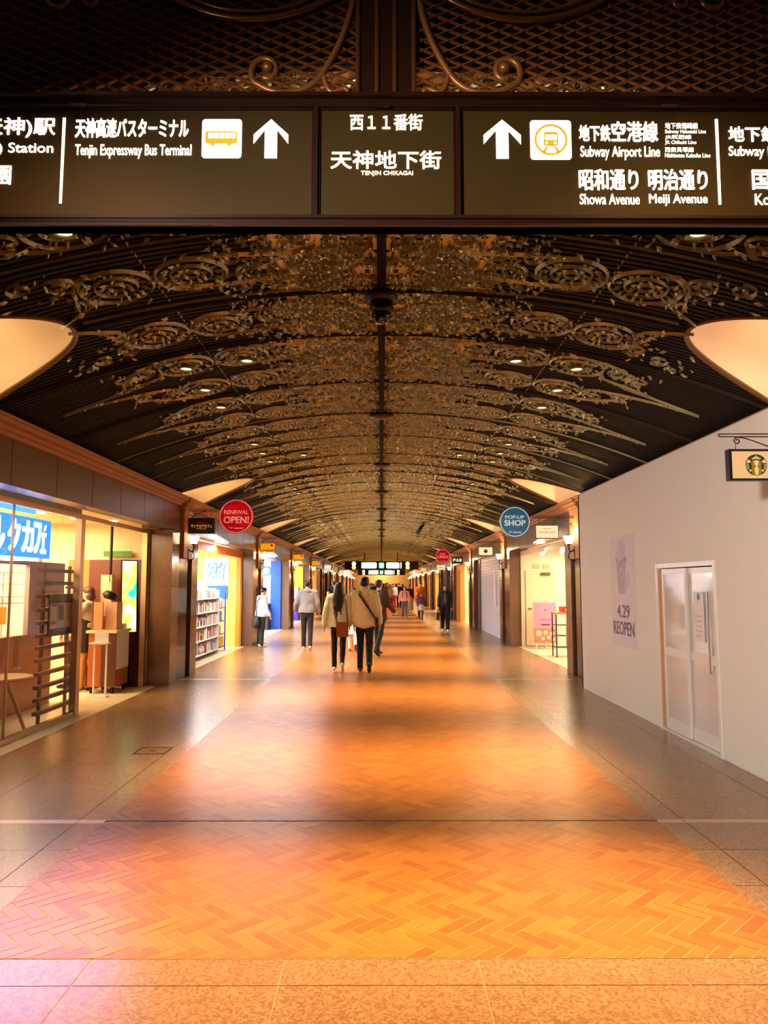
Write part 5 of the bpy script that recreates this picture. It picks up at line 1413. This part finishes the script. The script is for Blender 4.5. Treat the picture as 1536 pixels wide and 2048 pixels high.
# the couple walking away
w_, wd = person('woman with long dark hair and cream jacket walking away, tan bag on her back', -.80, 14.17, 0, 1.62, ('#fff0d2', 0), .84, '#14110f', .95, '#f4efe8', 'verylong', L=(4, 2, 0), R=(-8, 26, 42), aL=(-4, 14, 6), aR=(2, 5, 8), near=0, bulk=1.22, collar=True, face=True)
def mk(o):
    M_TAN = mat('bag_tan', '#8a4a1a', .5, noise=.1)
    g = MB(); g.box(-.03, .20, -.245, -.19, .70, .98); kidl(g, 'body', M_TAN, o)
    g = MB(); g.box(-.035, .205, -.255, -.20, .90, .985); kidl(g, 'flap', M_TAN, o)
    strap([(-.10, -.13, 1.44)]+torso_path((-.12, 1.38), (-.03, .98), 1.22, n=8), .016, M_TAN, o); strap([(.13, -.10, 1.435)]+torso_path((.145, 1.38), (.19, .98), 1.22, n=6), .016, M_TAN, o)
def kidl(mb, nm, m, o, smooth=False): return mb.build(nm, m, o, smooth)
bagthing('shoulder_bag', w_, 'tan leather shoulder bag on the back of woman in the cream jacket', 'bag', mk)
m_, md = person('man in cream overshirt with black crossbody strap walking away beside the woman', -.31, 14.17, 0, 1.73, ('#f8e0b0', 0), .83, '#120f0e', 1.08, '#1a1412', 'short', L=(5, 3, 0), R=(-8, 30, 40), aL=(0, 4, 8), aR=(-3, 14, 8), near=0, bulk=1.22, collar=True, head_turn=-28, mask=True)
def mk(o): strap([(-.085, -.03, 1.485)]+torso_path((-.10, 1.42), (.20, .98), 1.22, n=10), .036, mat('strap_black', '#141010', .6), o); kidl(MB().box(.19, .24, -.1, .1, .86, 1.0), 'pouch', mat('strap_black', '#141010'), o)
bagthing('crossbody_bag', m_, 'black crossbody bag strap over back of the man in cream overshirt', 'bag', mk)
# white hem under his overshirt is part of him
g = MB(); ell(g, (0, 0, .86), (.19, .145, .07)); q = g.build('shirt_hem', cloth('#efe4cc'), m_, True)
p_, pd = person('man in dark jacket seen just right behind the man in cream overshirt', -.06, 17.3, -.55, 1.68, ('#3a2812', 0), .78, '#1a1412', 1.05, '#1a1412', 'short', L=(8, 4, 0), R=(-8, 20, 30), near=1, bulk=1.2, aR=(15, 12, 40))
def mk(o): kidl(MB().box(.16, .24, -.02, .2, .92, 1.12), 'body', mat('bag_orange', '#c8701c', .5), o); strap(torso_path((-.08, 1.43), (.17, 1.1), 1.2, n=6), .02, mat('bag_orange', '#c8701c'), o)
bagthing('orange_bag', p_, 'orange shoulder bag at the side of man in dark jacket', 'bag', mk)
person('person in cream coat and white skirt mostly hidden between the couple', -.70, 18.6, 0, 1.54, ('#d8b080', 0), .8, '#e8ded0', 1.0, '#8a4a28', 'bob', M_HAIRN, L=(10, 5, 0), R=(-10, 35, 40), near=1, skirt=('#f0e8e0', .45, .22), bulk=1.1)
h_, hdd = person('man in grey hoodie and dark trousers walking away along the left', -1.85, 18.85, .03, 1.70, ('#8c8480', 0), .90, '#241a1c', 1.05, '#f2ece4', 'short', mat('hair_dark_brown', '#2a160c', .5), L=(7, 4, 0), R=(-4, 14, 15), aL=(-8, 18, 50), aR=(-4, 16, 30), near=0, bulk=1.22, hood=True)
v_, vd = person('woman in white top standing against the second left pier with a black bag', -3.17, 20.0, -.95, 1.53, ('#e4e6e4', 0), .86, '#2c2a22', 1.15, '#f6f0e8', 'short', L=(3, 2, 0), R=(-2, 1, 0), aL=(0, 8, 6), aR=(4, 7, 22), near=1, bulk=1.25, nod=18, lean=3)
def mk(o):
    g = MB(); g.rings([[(.02+a*.17*cos(2*pi*j/14), -.10+b_*.11*sin(2*pi*j/14)-.08, z_) for j in range(14)] for z_, a, b_ in ((.56, .7, .7), (.6, 1, 1), (.75, 1.05, 1), (.86, .8, .6), (.9, .5, .3))])
    kidl(g, 'body', mat('bag_black', '#17130f', .6), o, True); strap([(.10, -.08, 1.44)]+torso_path((.10, 1.38), (.03, .88), 1.25, n=7), .028, mat('bag_black', '#17130f'), o)
bagthing('black_shoulder_bag', v_, 'large black shoulder bag carried by woman in white top at the pier', 'bag', mk)
s_, sd = person('woman in black jacket and wide black trousers walking toward us on the right', 2.22, 26.4, pi+.03, 1.60, ('#241f22', 0), .92, '#0f0c0c', 1.35, '#f0e8e0', 'long', L=(8, 5, 0), R=(-7, 18, 20), aL=(2, 9, 8), aR=(6, 12, 10), near=1, bulk=1.08, open_col='#6a5a48')
wr = sd['AR'][2]
def mk(o):
    c = wr+Vector((.03, 0, -.36)); g = MB(); g.box(c.x-.05, c.x+.05, -.17+c.y, .17+c.y, c.z-.14, c.z+.14); kidl(g, 'body', mat('bag_black', '#17130f'), o)
    g = MB(); g.tube([(c.x, c.y-.1, c.z+.13), (c.x-.02, c.y-.06, c.z+.3), (c.x-.03, c.y+.06, c.z+.3), (c.x, c.y+.1, c.z+.13)], .012, 8); kidl(g, 'handle', mat('bag_black', '#17130f'), o)
bagthing('handbag', s_, 'dark handbag held by the woman in black on the right', 'bag', mk)
pk, pkd = person('person in pink top and jeans with backpack straps walking toward us', 1.10, 36.1, pi, 1.53, ('#f0a898', 0), .92, '#5a5468', 1.0, '#c8a088', 'long', L=(9, 4, 0), R=(-8, 18, 20), aL=(3, 12, 8), aR=(-2, 16, 8), near=2, bulk=1.15, mask=True)
def mk(o):
    for sx in (-1, 1): strap([(sx*.1, .11, 1.42), (sx*.12, .16, 1.3), (sx*.13, .165, 1.12)], .035, mat('strap_maroon', '#4a1a18', .6), o)
    kidl(MB().box(-.15, .15, -.3, -.15, 1.0, 1.42), 'body', mat('strap_maroon', '#4a1a18'), o)
bagthing('backpack', pk, 'dark red backpack worn by the person in pink', 'bag', mk)
person('small girl in purple jacket and pale skirt walking toward us', 1.89, 36.1, pi, 1.21, ('#5a3a68', 0), .95, '#2a1c1a', .85, '#6a3a28', 'bob', L=(8, 4, 0), R=(-7, 16, 15), near=2, skirt=('#d8cdbc', .56, .2), bulk=1.2)
person('adult in orange coat walking behind the small girl', 1.98, 38.3, pi, 1.72, ('#d07010', 0), .62, '#3a2418', 1.0, '#3a2418', 'short', M_HAIRN, L=(6, 3, 0), R=(-6, 12, 12), near=2, bulk=1.25, aR=(20, 8, 50), mask=True)
person('woman in long cream dress and dark cardigan behind the person in pink', 1.66, 44.2, pi, 1.60, ('#3a2018', 0), .98, '#e8d0a8', 1.0, '#c8a070', 'bob', L=(6, 3, 0), R=(-5, 12, 12), near=2, skirt=('#f4dcb0', .16, .24), mask=True)
person('person in khaki vest and black trousers walking in the middle of the hall', .36, 48.6, pi, 1.73, ('#8a6c3a', 0), .86, '#17120f', 1.05, '#17120f', 'short', L=(7, 4, 0), R=(-6, 14, 14), near=2, bulk=1.25, cap_col='#b8925a', open_col='#2a2018')
person('person in light top and crimson trousers beside the khaki vest', .82, 50.6, pi, 1.66, ('#d0c0c4', 0), .9, '#c0304a', 1.2, '#e8c8b0', 'short', L=(6, 3, 0), R=(-5, 12, 12), near=2, bulk=1.2)
person('person in black carrying a white bag, at right of crimson trousers', 1.22, 52.5, pi, 1.70, ('#1c1614', 0), .8, '#1c1614', 1.0, '#1c1614', 'short', L=(6, 3, 0), R=(-5, 12, 12), near=2, bulk=1.2, mask=True)
bk_, bkd = person('man in black seen from behind by the dark left shop front', -1.95, 31.0, .25, 1.76, ('#15100e', 0), .85, '#17120f', 1.0, '#17120f', 'short', L=(5, 3, 0), R=(-5, 12, 12), near=2, bulk=1.2)
def mk(o): kidl(MB().box(-.28, -.2, -.18, .02, .95, 1.3), 'body', mat('bag_cream', '#e8d0a0', .6), o)
bagthing('cream_bag', bk_, 'cream bag at the side of man in black by the left shops', 'bag', mk)
# the distant crowd
CR = [('in dark brown coat at left edge of the distant crowd', -.72, 54, 1.72, '#3a2014'), ('in black, half behind the dark jacket man', -.3, 55, 1.70, '#17110e'), ('in maroon top deep in the distant crowd', -.05, 57, 1.66, '#5a1a18'),
      ('in tan coat in the middle of distant crowd', .22, 60, 1.68, '#b08a5a'), ('in white shirt in the distant crowd', -.5, 61, 1.62, '#e8dcc8'), ('in olive jacket in the distant crowd', -1.0, 63, 1.74, '#4a4020'),
      ('in charcoal hooded coat in the distant crowd', .55, 64, 1.70, '#2a2624'), ('in rust sweater in the distant crowd', .9, 66, 1.6, '#8a3a14'), ('in navy coat in the distant crowd', -.2, 68, 1.75, '#1c1c2c'),
      ('in beige trench coat in the distant crowd', -1.4, 70, 1.66, '#c8a878'), ('in dark green coat far away', .2, 72, 1.7, '#1c2a18'), ('in grey coat far away', 1.1, 73, 1.68, '#6a625c'), ('in chocolate jacket far away', -.8, 75, 1.72, '#2c160c'), ('in yellow cardigan far away', 1.4, 58, 1.56, '#c8922a'), ('in black puffer jacket at right of the crowd', 1.75, 62, 1.7, '#14100e'), ('in pale pink coat far away', -.45, 78, 1.6, '#d8a8a0'),
      ('in black coat between the couple and the khaki vest', .12, 51.5, 1.70, '#120d0b'), ('in dark red jacket left of the khaki vest', -.02, 53.2, 1.62, '#4a1210'), ('in brown leather jacket behind the khaki vest', .45, 55.5, 1.74, '#3a1e0e'), ('in cream hoodie behind the crimson trousers', .66, 56.5, 1.64, '#dcc8a4'),
      ('in dark blue jacket behind the white bag carrier', 1.12, 57.5, 1.70, '#181a28'), ('in mustard coat in the middle of the far crowd', .05, 63, 1.62, '#b07a1c'), ('in black suit in the middle of the far crowd', .34, 66, 1.74, '#100c0a'), ('in burgundy coat behind the black suit', .68, 69, 1.64, '#4a1018'),
      ('in ash grey hoodie at the left of the far crowd', -.9, 58.5, 1.68, '#54504c'), ('in ochre shawl at the left of the far crowd', -.62, 65, 1.58, '#a8742a'), ('in dark teal coat at the left of the far crowd', -1.15, 67, 1.7, '#122426')]
for i, (lb, x_, y_, h, c) in enumerate(CR):
    person('tiny person '+lb, x_, y_, pi*(i % 2)+.1*(i % 3), h, (c, 0), .8, ['#17120f', '#2a2230', '#3a2a1c'][i % 3], 1.0, '#2a1c14', ['short', 'long', 'bob'][i % 3], [M_HAIRB, M_HAIRN][i % 2], L=(7, 3, 0), R=(-6, 14, 14), near=3, bulk=1.2, face=False)
# cafe staff
person('waitress in grey blouse and black waistcoat standing in profile behind the cart', -4.53, 11.72, pi/2, 1.56, ('#a8988a', 0), 1.0, '#b07a44', 1.1, '#2a1c18', 'bob', M_HAIRN, L=(6, 3, 0), R=(-4, 8, 8), aL=(38, 8, 30), aR=(34, 8, 34), near=1, sleeve='short', apron='#1c1210', nod=8)
person('cafe worker in black with dark hair partly hidden by the steel post', -4.92, 12.08, 2.6, 1.62, ('#17110f', 0), .9, '#17110f', 1.0, '#17110f', 'short', near=1, aL=(10, 8, 20), cap_col='#2a1c14')
bpy.data.scenes.remove(TMP)
